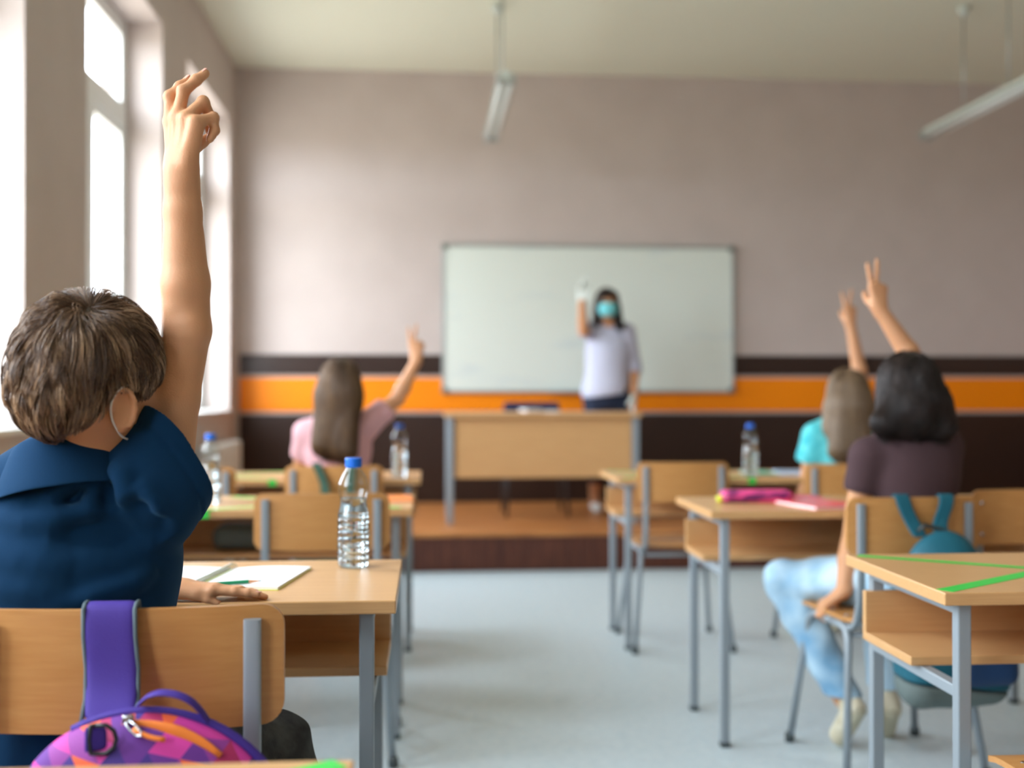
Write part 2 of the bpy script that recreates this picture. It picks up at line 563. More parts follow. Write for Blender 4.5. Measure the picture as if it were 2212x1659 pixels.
# ------------------------------------------------------------------ ceiling lamps
def lamp(x, y0, y1, z, rods, label):
    t = thing('hanging_lamp', label, 'lamp', (x, (y0 + y1) / 2, CZ), 0, 'long fluorescent lamps hung from the ceiling')
    h = (y1 - y0) / 2
    zz = z - CZ
    bm = bmesh.new()
    box(bm, (0, 0, zz + 0.03), (0.045, 2 * h, 0.05), 0.004)
    # two slanted reflector wings
    for s_ in (-1, 1):
        box(bm, (s_ * 0.036, 0, zz + 0.02), (0.05, 2 * h, 0.004), 0, Matrix.Rotation(s_ * 0.7, 3, 'Y'))
    obj('housing', bm, 'shade', t)
    for s_ in (-1, 1):
        bm = bmesh.new()
        tube(bm, [(s_ * 0.03, -h + 0.05, zz - 0.012), (s_ * 0.03, h - 0.05, zz - 0.012)], 0.013)
        obj('fluorescent_tube', bm, 'white', t, True)
    for s_ in (-1, 1):
        obj('end_cap', bx(((0, s_ * (h - 0.012), zz + 0.005), (0.11, 0.022, 0.07), 0.006)), 'alu', t)
    for ry in rods:
        yy = ry - (y0 + y1) / 2
        bm = bmesh.new()
        tube(bm, [(0, yy, zz + 0.05), (0, yy, -0.03)], 0.006, 8)
        rd = obj('rod', bm, 'alu', t, True)
        bm = bmesh.new()
        lathe(bm, [(0.012, -0.07), (0.035, -0.05), (0.04, -0.001)], 20, (0, yy, 0))
        obj('ceiling_cup', bm, 'shade', rd, True)
    return t


lamp(0.47, 6.52, 8.06, 2.985, (6.85, 7.40), 'white fluorescent lamp hanging near the middle, seen end-on')
lamp(3.60, 6.20, 7.77, 2.985, (6.62, 7.20), 'white fluorescent lamp hanging slantwise at the upper right, cut by the picture edge')


# ------------------------------------------------------------------ furniture
def make_desk(label, x0, y0, w=1.3, d=0.5):
    t = thing('school_desk', label, 'desk', (x0, y0, 0), 0, 'two-seat school desks')
    obj('desktop', bx(span(0, w, 0, d, 0.735, 0.76, 0.0025)), 'wood', t)
    lx = (0.055, w - 0.055)
    ly = (0.045, d - 0.045)
    for X in lx:
        for Y in ly:
            bm = bmesh.new()
            box(bm, (X, Y, 0.3685), (0.027, 0.027, 0.733), 0.003)
            lg = obj('leg', bm, 'metal', t)
            obj('foot_cap', bx(((X, Y, 0.008), (0.031, 0.031, 0.016), 0.003)), 'rubber', lg)
        obj('side_rail', bx(span(X - 0.0125, X + 0.0125, ly[0], ly[1], 0.71, 0.7345, 0.003)), 'metal', t)
        obj('side_rail', bx(span(X - 0.0125, X + 0.0125, ly[0], ly[1], 0.548, 0.572, 0.003)), 'metal', t)
    obj('crossbar', bx(span(lx[0], lx[1], ly[1] - 0.1, ly[1] - 0.075, 0.548, 0.5722, 0.003)), 'metal', t)
    obj('shelf', bx(span(lx[0] - 0.032, lx[1] + 0.032, 0.20, d - 0.062, 0.5725, 0.5915, 0.002)), 'wood', t)
    obj('back_panel', bx(span(lx[0] - 0.032, lx[1] + 0.032, d - 0.062, d - 0.044 + 0.0, 0.5725, 0.685, 0.002)), 'wood', t)
    return t


def bent_panel(w, h, curve, thick, nx=18, r=0.03, top_roll=0.0):
    """curved plywood panel in the xz plane, sides forward (+y), rounded corners"""
    bm = bmesh.new()
    outline = []
    k = 6
    for (cx_, cz_, a0) in ((w / 2 - r, h - r, 0), (-w / 2 + r, h - r, 90), (-w / 2 + r, r, 180), (w / 2 - r, r, 270)):
        for i in range(k + 1):
            a = radians(a0 + 90 * i / k)
            outline.append((cx_ + r * cos(a), cz_ + r * sin(a)))
    # grid fill: columns across
    xs = sorted(set([round(o_[0], 5) for o_ in outline] + [round(-w / 2 + r + (w - 2 * r) * i / nx, 5) for i in range(nx + 1)]))

    def zr(x_):
        ax = abs(x_) - (w / 2 - r)
        if ax <= 0:
            return 0, h
        q = sqrt(max(r * r - ax * ax, 0))
        return r - q, h - r + q
    NZ = 8
    front, back = [], []
    for x_ in xs:
        z0, z1 = zr(x_)
        yc = curve * (2 * x_ / w) ** 2
        cf, cb = [], []
        for j in range(NZ + 1):
            z_ = z0 + (z1 - z0) * j / NZ
            cf.append(bm.verts.new((x_, yc + thick / 2, z_)))
            cb.append(bm.verts.new((x_, yc - thick / 2, z_)))
        front.append(cf)
        back.append(cb)
    n_ = len(xs)
    for i in range(n_ - 1):
        for j in range(NZ):
            bm.faces.new((front[i][j], front[i][j + 1], front[i + 1][j + 1], front[i + 1][j]))
            bm.faces.new((back[i][j], back[i + 1][j], back[i + 1][j + 1], back[i][j + 1]))
        bm.faces.new((front[i][0], front[i + 1][0], back[i + 1][0], back[i][0]))
        bm.faces.new((front[i][NZ], back[i][NZ], back[i + 1][NZ], front[i + 1][NZ]))
    for j in range(NZ):
        bm.faces.new((front[0][j], back[0][j], back[0][j + 1], front[0][j + 1]))
        bm.faces.new((front[-1][j], front[-1][j + 1], back[-1][j + 1], back[-1][j]))
    bmesh.ops.remove_doubles(bm, verts=bm.verts, dist=1e-6)
    bmesh.ops.recalc_face_normals(bm, faces=bm.faces)
    return bm


def make_chair(label, loc, rz=0, w=0.41, ph=0.172, top=0.84, seat=0.47, pg=0.168):
    """origin below the backrest; sitter looks to +y"""
    t = thing('school_chair', label, 'chair', loc, rz, 'plywood school chairs')
    bm = bent_panel(w, ph, 0.028, 0.011)
    bmesh.ops.translate(bm, vec=(0, 0.012, top - ph), verts=bm.verts)
    obj('backrest', bm, 'ply', t, False)
    smooth_angle(t.children[0], 35)
    # seat, slightly dished, front edge rolled down
    bm = bmesh.new()
    nx_, ny_ = 12, 14
    sd = 0.385
    grid = {}
    for s_ in (0, 1):
        for i in range(nx_ + 1):
            for j in range(ny_ + 1):
                a = i / nx_ * 2 - 1
                b = j / ny_
                hw = (w / 2 - 0.008) * (0.94 + 0.06 * b)
                # rounded plan corners
                cut = 0
                if b < 0.12:
                    cut = 0.03 * (1 - sqrt(max(0, 1 - ((0.12 - b) / 0.12) ** 2)))
                if b > 0.9:
                    cut = 0.025 * (1 - sqrt(max(0, 1 - ((b - 0.9) / 0.1) ** 2)))
                z_ = seat - 0.010 * (1 - a * a) * (1 - b) - (0.018 * max(0, (b - 0.8) / 0.2) ** 2) + 0.008 * max(0, 0.1 - b) / 0.1
                grid[s_, i, j] = bm.verts.new((a * (hw - cut), 0.045 + sd * b, z_ - 0.011 * s_))
    for i in range(nx_):
        for j in range(ny_):
            bm.faces.new((grid[0, i, j], grid[0, i + 1, j], grid[0, i + 1, j + 1], grid[0, i, j + 1]))
            bm.faces.new((grid[1, i, j], grid[1, i, j + 1], grid[1, i + 1, j + 1], grid[1, i + 1, j]))
    for i in range(nx_):
        bm.faces.new((grid[0, i, 0], grid[1, i, 0], grid[1, i + 1, 0], grid[0, i + 1, 0]))
        bm.faces.new((grid[0, i, ny_], grid[0, i + 1, ny_], grid[1, i + 1, ny_], grid[1, i, ny_]))
    for j in range(ny_):
        bm.faces.new((grid[0, 0, j], grid[0, 0, j + 1], grid[1, 0, j + 1], grid[1, 0, j]))
        bm.faces.new((grid[0, nx_, j], grid[1, nx_, j], grid[1, nx_, j + 1], grid[0, nx_, j + 1]))
    st = obj('seat', bm, 'ply', t)
    smooth_angle(st, 40)
    rr_ = 0.0115
    zs = seat - 0.012 - rr_ - 0.006
    for s_ in (-1, 1):
        X = s_ * (pg + 0.008)
        Xo = s_ * (pg + 0.05)
        # front and rear leg joined by the bent rail under the seat
        for nm, pth in (('leg', [(X, 0.20, zs), (X, 0.365, zs), (Xo, 0.43, 0.0)]), ('leg', [(X, 0.20, zs), (X, 0.085, zs), (Xo, 0.01, 0.0)])):
            bm = bmesh.new()
            tube(bm, arc_path(pth, 0.06), rr_, 12)
            lg = obj(nm, bm, 'metal', t, True)
            bm = bmesh.new()
            e_ = pth[-1]
            lathe(bm, [(0.015, 0.0), (0.016, 0.02), (0.013, 0.032)], 14, (e_[0], e_[1], 0))
            obj('foot_cap', bm, 'rubber', lg, True)
        # flat-oval back post
        bm = bmesh.new()
        yb = 0.012 + 0.028 * (2 * pg / w) ** 2 - 0.0055 - 0.0075
        tube(bm, arc_path([(s_ * pg, 0.16, zs), (s_ * pg, 0.055, zs), (s_ * pg, yb + 0.004, seat + 0.06), (s_ * pg, yb, top - ph), (s_ * pg, yb, top - 0.018)], 0.05), 0.0075, 24, (1.55, 1.0), True, (0, 0, 1), 0.45)
        ps = smooth_angle(obj('back_post', bm, 'metal', t, True), 50)
        for zz in (top - ph + 0.035, top - 0.04):
            bm = bmesh.new()
            lathe(bm, [(0.006, 0), (0.006, 0.002), (0.003, 0.004)], 12)
            bmesh.ops.rotate(bm, cent=(0, 0, 0), matrix=Matrix.Rotation(-pi / 2, 3, 'X'), verts=bm.verts)
            bmesh.ops.translate(bm, vec=(s_ * pg, yb + 0.0075 + 0.0115, zz), verts=bm.verts)
            obj('screw', bm, 'chrome', ps, True)
        for yy in (0.13, 0.34):
            bm = bmesh.new()
            lathe(bm, [(0.006, 0), (0.006, 0.002), (0.003, 0.004)], 12, (s_ * (pg - 0.006), yy, seat - 0.003))
            obj('screw', bm, 'chrome', st, True)
    bm = bmesh.new()
    tube(bm, [(-pg - 0.008, 0.10, zs - 0.022), (pg + 0.008, 0.10, zs - 0.022)], 0.009)
    obj('crossbar', bm, 'metal', t, True)
    bm = bmesh.new()
    tube(bm, [(-pg - 0.008, 0.33, zs), (pg + 0.008, 0.33, zs)], 0.009)
    obj('crossbar', bm, 'metal', t, True)
    return t


DZ = 0.76
desk = make_desk('two-seat wooden desk of the boy in navy, with an open notebook and the sharpest bottle', -0.055 - 1.3, 2.04)
dup(desk, (-0.045 - 1.3, 3.64, 0), 0, 'second wooden desk of the left column, with an orange booklet at its right end')
dup(desk, (-0.025 - 1.3, 4.88, 0), 0, 'farthest wooden desk of the left column, where the girl in pink sits')
dup(desk, (-0.074 - 1.3, 0.662, 0), 0, 'nearest wooden desk at the bottom left edge, only its far edge showing with green tape')
dup(desk, (0.978, 2.035, 0), 0, 'large empty wooden desk at the lower right, crossed by green tape')
dup(desk, (0.903, 3.475, 0), 0, 'wooden desk in the right column carrying the coral notebook and pink pencil case')
dup(desk, (0.838, 4.83, 0), 0, 'farthest wooden desk of the right column, where the girl in aqua sits')

boy_chair = make_chair('plywood chair of the boy in navy, with a purple backpack hung on it', (-0.405, 1.50, 0), radians(1.5), w=0.425, ph=0.163, top=0.852, pg=0.172)
chair = make_chair('plywood chair of the dark-haired girl in plum, with a teal backpack hung on it', (1.43, 3.14, 0), radians(4), top=0.832)
CH = 'plywood school chairs'
dup(chair, (-0.317, 3.39, 0), 0, 'empty plywood chair behind the sharpest bottle, at the second left desk')
dup(chair, (-0.385, 4.66, 0), 0, 'plywood chair of the long-haired girl in pink, green backpack straps over it')
dup(chair, (-0.985, 4.60, 0), 0, 'empty plywood chair at the far left desk, mostly hidden behind the navy sleeve')
dup(chair, (1.125, 4.78, 0), 0, 'empty plywood chair pushed in at the farthest desk of the right column, near the platform')
dup(chair, (1.83, 4.64, 0), 0, 'plywood chair of the long-haired girl in aqua')
dup(chair, (1.905, 3.40, 0), pi, 'empty plywood chair turned to face the camera, cut by the right picture edge')
dup(chair, (1.24, 1.60, 0), 0, 'plywood chair at the lower right corner, only its seat corner showing')


# green tape strips on the desks (flat stickers)
def tape(name_label, p, q, wd=0.022, z=DZ, wrap=False):
    tape.n = getattr(tape, 'n', 0) + 1
    z = z + 0.0007 * (tape.n % 2)
    bm = bmesh.new()
    p, q = Vector((p[0], p[1], 0)), Vector((q[0], q[1], 0))
    d = (q - p).normalized()
    s_ = Vector((-d.y, d.x, 0)) * wd / 2
    up = Vector((0, 0, z + 0.0006))
    lo_ = Vector((0, 0, z + 0.0001))
    top_ = [bm.verts.new(v + up) for v in (p + s_, p - s_, q - s_, q + s_)]
    bot_ = [bm.verts.new(v + lo_) for v in (p + s_, p - s_, q - s_, q + s_)]
    bm.faces.new(top_)
    bm.faces.new(bot_[::-1])
    for i in range(4):
        j = (i + 1) % 4
        bm.faces.new((top_[i], bot_[i], bot_[j], top_[j]))
    if wrap:
        box(bm, (p.x, p.y - 0.0006 + (0.0), z - 0.0125), (wd * 1.1, 0.0008, 0.027))
    bmesh.ops.recalc_face_normals(bm, faces=bm.faces)
    return tag(obj('green_tape', bm, 'tape'), name_label, 'tape', 'green tape strips on desks')


tape('thin green tape from the far left corner of the lower right desk', (0.978 + 0.02, 2.035 + 0.475), (1.60, 2.10), 0.027)
tape('wider green tape from the near left corner of the lower right desk', (0.988, 2.058), (1.60, 2.47), 0.036)
tape('green tape on the far right corner of the nearest desk at the bottom edge', (-0.088, 1.147), (-0.72, 0.69), 0.03)
tape('green tape across the second left desk, folded over its near edge', (-0.712, 3.6402), (-0.08, 4.10), 0.03, wrap=True)
tape('green tape on the second left desk starting near the orange booklet', (-0.085, 3.66), (-0.70, 4.10), 0.03)
tape('green tape on the farthest left desk, folded over its near edge', (-0.665, 4.8803), (-1.27, 5.35), 0.03, wrap=True)
tape('green tape crossing the folded strip on the farthest left desk', (-1.27, 4.90), (-0.66, 5.36), 0.03)
tape('green tape by the bottle on the farthest right desk, folded over its edge', (1.44, 4.8303), (0.87, 5.30), 0.03, wrap=True)
tape('green tape on the farthest right desk crossing behind the empty chair', (0.87, 4.86), (1.47, 5.31), 0.03)


# ------------------------------------------------------------------ water bottles
def bottle_profile():
    P = [(0.0, 0.004), (0.018, 0.003), (0.026, 0.0), (0.031, 0.002), (0.0338, 0.008)]
    z = 0.012
    while z < 0.104:
        P += [(0.0345, z), (0.0349, z + 0.003), (0.0345, z + 0.0065), (0.0327, z + 0.0085), (0.0345, z + 0.0105)]
        z += 0.0145
    P += [(0.0342, 0.112), (0.0322, 0.122), (0.0295, 0.132), (0.0283, 0.140), (0.0292, 0.148), (0.0318, 0.158), (0.0331, 0.167), (0.0333, 0.176), (0.0318, 0.184), (0.0268, 0.196), (0.0208, 0.206), (0.0158, 0.2135), (0.0145, 0.217), (0.0145, 0.223)]
    return P


def make_bottle(loc, label, level=0.150):
    t = thing('water_bottle', label, 'bottle', loc, 0, 'clear water bottles with blue caps')
    P = bottle_profile()
    bm = bmesh.new()
    lathe(bm, P, 48, cap0=False, cap1=False)
    # irregular hand-squeezed wall
    for v_ in bm.verts:
        a = math.atan2(v_.co.y, v_.co.x)
        if 0.01 < v_.co.z < 0.2:
            f_ = 1 + 0.012 * sin(5 * a + 60 * v_.co.z) * sin(v_.co.z * 150)
            v_.co.x *= f_
            v_.co.y *= f_
            v_.co.z += 0.0032 * sin(a * (1 + int(v_.co.z * 69) % 2) + 2.4 * int(v_.co.z * 69)) * sin(pi * min(1, max(0, (v_.co.z - 0.012) / 0.11))) * (v_.co.z < 0.122)
    obj('bottle_wall', bm, 'plastic', t, True)
    bm = bmesh.new()
    W = [(max(r_ - 0.0012, 0.0), z_ + 0.001) for (r_, z_) in P if z_ < level] 
    W.append((W[-1][0], level))
    lathe(bm, W[1:], 48, cap0=True, cap1=True)
    for v_ in bm.verts:
        a = math.atan2(v_.co.y, v_.co.x)
        if 0.01 < v_.co.z < 0.2:
            f_ = 1 + 0.012 * sin(5 * a + 60 * v_.co.z) * sin(v_.co.z * 150)
            v_.co.x *= f_
            v_.co.y *= f_
            v_.co.z += 0.0032 * sin(a * (1 + int(v_.co.z * 69) % 2) + 2.4 * int(v_.co.z * 69)) * sin(pi * min(1, max(0, (v_.co.z - 0.012) / 0.11))) * (v_.co.z < 0.122)
    smooth_angle(obj('water', bm, 'water', t, True), 60)
    bm = bmesh.new()
    seg = 60
    prof = [(0.0172, 0.2165), (0.0178, 0.218), (0.0178, 0.2345), (0.0168, 0.237), (0.0, 0.2375)]
    rings = []
    for (r_, z_) in prof[:-1]:
        rings.append([bm.verts.new((r_ * (1 + (0.025 if k % 2 and 0.2175 < z_ < 0.236 else 0)) * cos(2 * pi * k / seg), r_ * (1 + (0.025 if k % 2 and 0.2175 < z_ < 0.236 else 0)) * sin(2 * pi * k / seg), z_)) for k in range(seg)])
    for i in range(len(rings) - 1):
        for k in range(seg):
            bm.faces.new((rings[i][k], rings[i][(k + 1) % seg], rings[i + 1][(k + 1) % seg], rings[i + 1][k]))
    bm.faces.new(rings[-1])
    bm.faces.new(rings[0][::-1])
    obj('cap', bm, 'cap', t)
    return t


bt = make_bottle((-0.158, 2.44, DZ), "clear water bottle with blue cap standing in focus on the boy's desk")
dup(bt, (-0.735, 3.87, DZ), 1.0, 'blurred water bottle with blue cap on the second left desk, beside the navy sleeve')
dup(bt, (-0.12, 5.02, DZ), 2.0, 'blurred blue-capped water bottle on the farthest left desk, right of the girl in pink')
dup(bt, (1.464, 4.94, DZ), 3.0, 'blurred blue-capped water bottle on the farthest right desk, near the girl in aqua')


# ------------------------------------------------------------------ teacher's desk and chair on the platform
td = thing('teacher_desk', "wide wooden teacher's desk with front panel and grey legs on the platform", 'desk', (0.79, 7.45, PZ))
obj('desktop', bx(span(-0.665, 0.665, -0.02, 0.6, 0.722, 0.75, 0.003)), 'wood', td)
obj('front_panel', bx(span(-0.605, 0.605, 0.035, 0.053, 0.31, 0.722, 0.002)), 'wood', td)
for X in (-0.63, 0.63):
    for Y in (0.03, 0.56):
        obj('leg', bx(((X, Y, 0.361), (0.042, 0.042, 0.722), 0.004)), 'metal', td)
    obj('side_rail', bx(span(X - 0.015, X + 0.015, 0.03, 0.56, 0.69, 0.7218, 0.003)), 'metal', td)
tch = thing('teacher_chair', "navy padded chair with dark legs behind the teacher's desk", 'chair', (0.785, 8.05, PZ), pi)
obj('backrest', bx(((0, -0.22, 0.69), (0.42, 0.045, 0.25), 0.02)), 'darkblue', tch)
obj('seat', bx(((0, 0.0, 0.46), (0.44, 0.42, 0.06), 0.02)), 'darkblue', tch)
for sx_ in (-1, 1):
    for (yt, yb_) in ((-0.18, -0.24), (0.18, 0.22)):
        bm = bmesh.new()
        tube(bm, [(sx_ * 0.2, yt, 0.44), (sx_ * 0.22, yb_, 0.004)], 0.012)
        obj('leg', bm, 'darksteel', tch, True)
    bm = bmesh.new()
    tube(bm, arc_path([(sx_ * 0.19, -0.15, 0.44), (sx_ * 0.19, -0.235, 0.46), (sx_ * 0.19, -0.245, 0.78)], 0.04), 0.011)
    obj('back_post', bm, 'darksteel', tch, True)
tag(obj('paper_stack', bx(((0.80, 7.72, PZ + 0.755), (0.24, 0.18, 0.01), 0.002), ((0.72, 7.66, PZ + 0.765), (0.12, 0.14, 0.012), 0.002, Matrix.Rotation(0.3, 3, 'Z'))), 'paper'), "small stack of white papers on the teacher's desk", 'papers')


# ------------------------------------------------------------------ things on the desks
# open ring notebook
nb = thing('open_notebook', "open spiral notebook with blank white pages on the boy's desk", 'notebook', (-0.43, 2.295, DZ), radians(-3))


def page(x0, x1, lift, n_=10):
    bm = bmesh.new()
    rows = []
    d = 0.125
    for k in range(2):
        row = []
        for i in range(n_ + 1):
            a = i / n_
            x_ = x0 + (x1 - x0) * a
            z_ = 0.004 + lift * (sin(pi * min(1, a * 1.0)) * 0.6 + 0.35 * a * a) 
            row.append([bm.verts.new((x_ + y_ * 0.10, y_, z_ if k else 0.0012)) for y_ in (-d, -d / 3, d / 3, d)])
        rows.append(row)
    for i in range(n_):
        for j in range(3):
            bm.faces.new((rows[1][i][j], rows[1][i + 1][j], rows[1][i + 1][j + 1], rows[1][i][j + 1]))
            bm.faces.new((rows[0][i][j], rows[0][i][j + 1], rows[0][i + 1][j + 1], rows[0][i + 1][j]))
        bm.faces.new((rows[1][i][0], rows[0][i][0], rows[0][i + 1][0], rows[1][i + 1][0]))
        bm.faces.new((rows[1][i][3], rows[1][i + 1][3], rows[0][i + 1][3], rows[0][i][3]))
    for i in (0, n_):
        for j in range(3):
            bm.faces.new((rows[1][i][j], rows[1][i][j + 1], rows[0][i][j + 1], rows[0][i][j]))
    bmesh.ops.recalc_face_normals(bm, faces=bm.faces)
    return bm


obj('page_block', page(0.006, 0.165, 0.006), 'paper', nb, True)
obj('page_block', page(-0.006, -0.165, 0.006), 'paper', nb, True)
for s_ in (-1, 1):
    smooth_angle(nb.children[0 if s_ < 0 else 1], 40)
    bm = bmesh.new()
    vs = box(bm, (s_ * 0.084, 0, 0.0006), (0.165, 0.254, 0.001))
    for v_ in bm.verts:
        v_.co.x += v_.co.y * 0.10
    obj('cover', bm, 'yellow', nb)
bm = bmesh.new()
for k in range(22):
    y_ = -0.118 + k * 0.0112
    tube(bm, [(y_ * 0.1 + 0.010 * cos(a), y_, 0.006 + 0.009 * sin(a)) for a in np.linspace(-0.6, pi + 0.6, 10)], 0.0009, 6)
obj('spiral_binding', bm, 'chrome', nb, True)

# pencil
pn = thing('pencil', "green pencil lying on the notebook edge by the boy's fingers", 'pencil', (0, 0, 0))
pa, pb = Vector((-0.50, 2.150, DZ + 0.010)), Vector((-0.318, 2.196, DZ + 0.0130))
dv = (pb - pa).normalized()
bm = bmesh.new()
tube(bm, [pa, pb - dv * 0.026], 0.0037, 6)
obj('shaft', bm, 'pencilgreen', pn)
bm = bmesh.new()
tube(bm, [pb - dv * 0.026, pb - dv * 0.007], [0.0037, 0.0012], 12)
obj('sharpened_cone', bm, 'rawwood', pn)
bm = bmesh.new()
tube(bm, [pb - dv * 0.007, pb], [0.0012, 0.0003], 8)
obj('lead', bm, 'graphite', pn)


def book(name, label, c, s, rz, m_, cat='notebook', pages=True, z=DZ):
    t = thing(name, label, cat, (c[0], c[1], z), rz)
    h = s[2]
    obj('cover', bx(((0, 0, h - 0.0008), (s[0], s[1], 0.0016), 0.0005), ((0, 0, 0.0009), (s[0], s[1], 0.0016), 0.0005), ((s[0] / 2 - 0.001, 0, h / 2), (0.002, s[1], h), 0.0005)), m_, t)
    obj('page_block', bx(((-0.001, 0, h / 2), (s[0] - 0.006, s[1] - 0.006, h - 0.0034))), 'paper', t)
    return t


book('coral_notebook', 'coral notebook with white page edges on the desk before the plum-shirt girl', (1.305, 3.66), (0.19, 0.30, 0.010), radians(14), 'coral')
book('magenta_folder', 'magenta folder lying behind the coral notebook', (1.265, 3.885), (0.27, 0.09, 0.007), radians(3), 'magenta', 'folder')
book('orange_booklet', 'orange booklet at the right end of the second left desk', (-0.125, 3.97), (0.15, 0.21, 0.005), radians(4), 'orangepaper', 'booklet')
book('pale_blue_notebook', 'pale blue notebook on the farthest right desk before the girl in aqua', (1.73, 5.08), (0.20, 0.24, 0.008), radians(-8), 'paleblue')
book('mint_notebook', 'mint green notebook left of the pale blue one on the farthest right desk', (1.555, 5.10), (0.13, 0.19, 0.006), radians(5), 'mint')
book('white_notebook', 'white notebook on the second left desk beside the blurred bottle', (-0.83, 3.84), (0.15, 0.2, 0.004), radians(-10), 'paper')

# pencil case
pc = thing('pencil_case', 'pink and purple pencil case lying on the right column desk', 'pencil case', (1.135, 3.765, DZ), radians(-4))
bm = bmesh.new()
box(bm, (0, 0, 0.021), (0.245, 0.08, 0.042), 0.018, None, 4)
obj('body', bm, 'case', pc, True)
bm = bmesh.new()
tube(bm, [(-0.118, -0.036, 0.022), (0.118, -0.036, 0.022)], 0.004, 8)
obj('zip', bm, 'greybag', pc, True)
bm = bmesh.new()
bmesh.ops.create_uvsphere(bm, u_segments=16, v_segments=10, radius=0.013)
bmesh.ops.translate(bm, vec=(-0.128, -0.02, 0.014), verts=bm.verts)
obj('pompom', bm, 'yellow', pc, True)

# things kept on the shelves below the desktops
tag(obj('blue_marker_box', bx(((1.49, 3.75, 0.592 + 0.05), (0.05, 0.1, 0.1), 0.01)), 'bluetoy'), 'small sky-blue box on the shelf under the coral notebook', 'box')
tag(obj('violet_box', bx(((1.56, 3.75, 0.592 + 0.05), (0.055, 0.1, 0.1), 0.01)), 'violet'), 'small violet box on the shelf beside the sky-blue box', 'box')
bm = bmesh.new()
box(bm, (-0.63, 3.98, 0.592 + 0.042), (0.22, 0.16, 0.084), 0.034, None, 4)
tag(obj('grey_pouch', bm, 'greybag', None, True), 'grey-green pouch on the shelf of the second left desk', 'pouch')


def sheet(name, rows, thick, m, parent, sub=1, closed=False, smooth=True):
    """cloth sheet from rows of points, given thickness"""
    bm = bmesh.new()
    vs = [[bm.verts.new(tuple(p)) for p in row] for row in rows]
    for i in range(len(vs) - 1):
        n_ = len(vs[i])
        for j in range(n_ if closed else n_ - 1):
            bm.faces.new((vs[i][j], vs[i][(j + 1) % n_], vs[i + 1][(j + 1) % n_], vs[i + 1][j]))
    bmesh.ops.recalc_face_normals(bm, faces=bm.faces)
    o = obj(name, bm, m, parent, smooth)
    md = o.modifiers.new('solid', 'SOLIDIFY')
    md.thickness = thick
    md.offset = 0
    if sub:
        md = o.modifiers.new('sub', 'SUBSURF')
        md.levels = sub
        md.render_levels = sub
    return o


# ------------------------------------------------------------------ implicit-surface modelling of bodies and cloth
V = lambda *a: np.array(a, dtype=float)


def unit(v):
    v = np.asarray(v, float)
    return v / (np.linalg.norm(v) + 1e-12)


def prim_d(p, P):
    """signed distance of primitive p at points P (...,3)"""
    k = p[0]
    if k == 'c':           # tapered capsule, optionally flattened along an axis
        _, a, b, ra, rb, kk = p[:6]
        Q = P
        s_ = 1.0
        if len(p) > 6:
            nrm, s_ = p[6], p[7]
            mid = (a + b) / 2
            Q = P + ((P - mid) @ nrm)[..., None] * nrm * (1 / s_ - 1)
        ba = b - a
        L2 = ba @ ba + 1e-12
        t = np.clip(((Q - a) @ ba) / L2, 0, 1)
        d = np.linalg.norm(Q - a - t[..., None] * ba, axis=-1) - (ra + (rb - ra) * t)
        return d * (s_ + 1) / 2
    if k == 'e':           # ellipsoid with axes rows of R
        _, c, r, R, kk = p
        q = (P - c) @ np.asarray(R).T
        k0 = np.linalg.norm(q / r, axis=-1)
        k1 = np.linalg.norm(q / (np.asarray(r) ** 2), axis=-1) + 1e-9
        return k0 * (k0 - 1) / k1
    if k == 'b':           # rounded box
        _, c, h, R, rad, kk = p
        q = np.abs((P - c) @ np.asarray(R).T) - (np.asarray(h) - rad)
        return np.linalg.norm(np.maximum(q, 0), axis=-1) + np.minimum(q.max(-1), 0) - rad


def prim_k(p):
    return p[5] if p[0] in 'cb' else p[4]


def prim_box(p):
    if p[0] == 'c':
        r_ = max(p[3], p[4])
        return np.minimum(p[1], p[2]) - r_, np.maximum(p[1], p[2]) + r_
    r_ = np.max(p[2]) * (1.75 if p[0] == 'b' else 1)
    return p[1] - r_, p[1] + r_


def smin(a, b, k):
    if k <= 0:
        return np.minimum(a, b)
    h = np.maximum(k - np.abs(a - b), 0) / k
    return np.minimum(a, b) - h * h * k * 0.25


def field(prims, P, grow=0.0):
    D = np.full(P.shape[:-1], 1.0)
    for p in prims:
        D = smin(D, prim_d(p, P) - grow, prim_k(p))
    return D


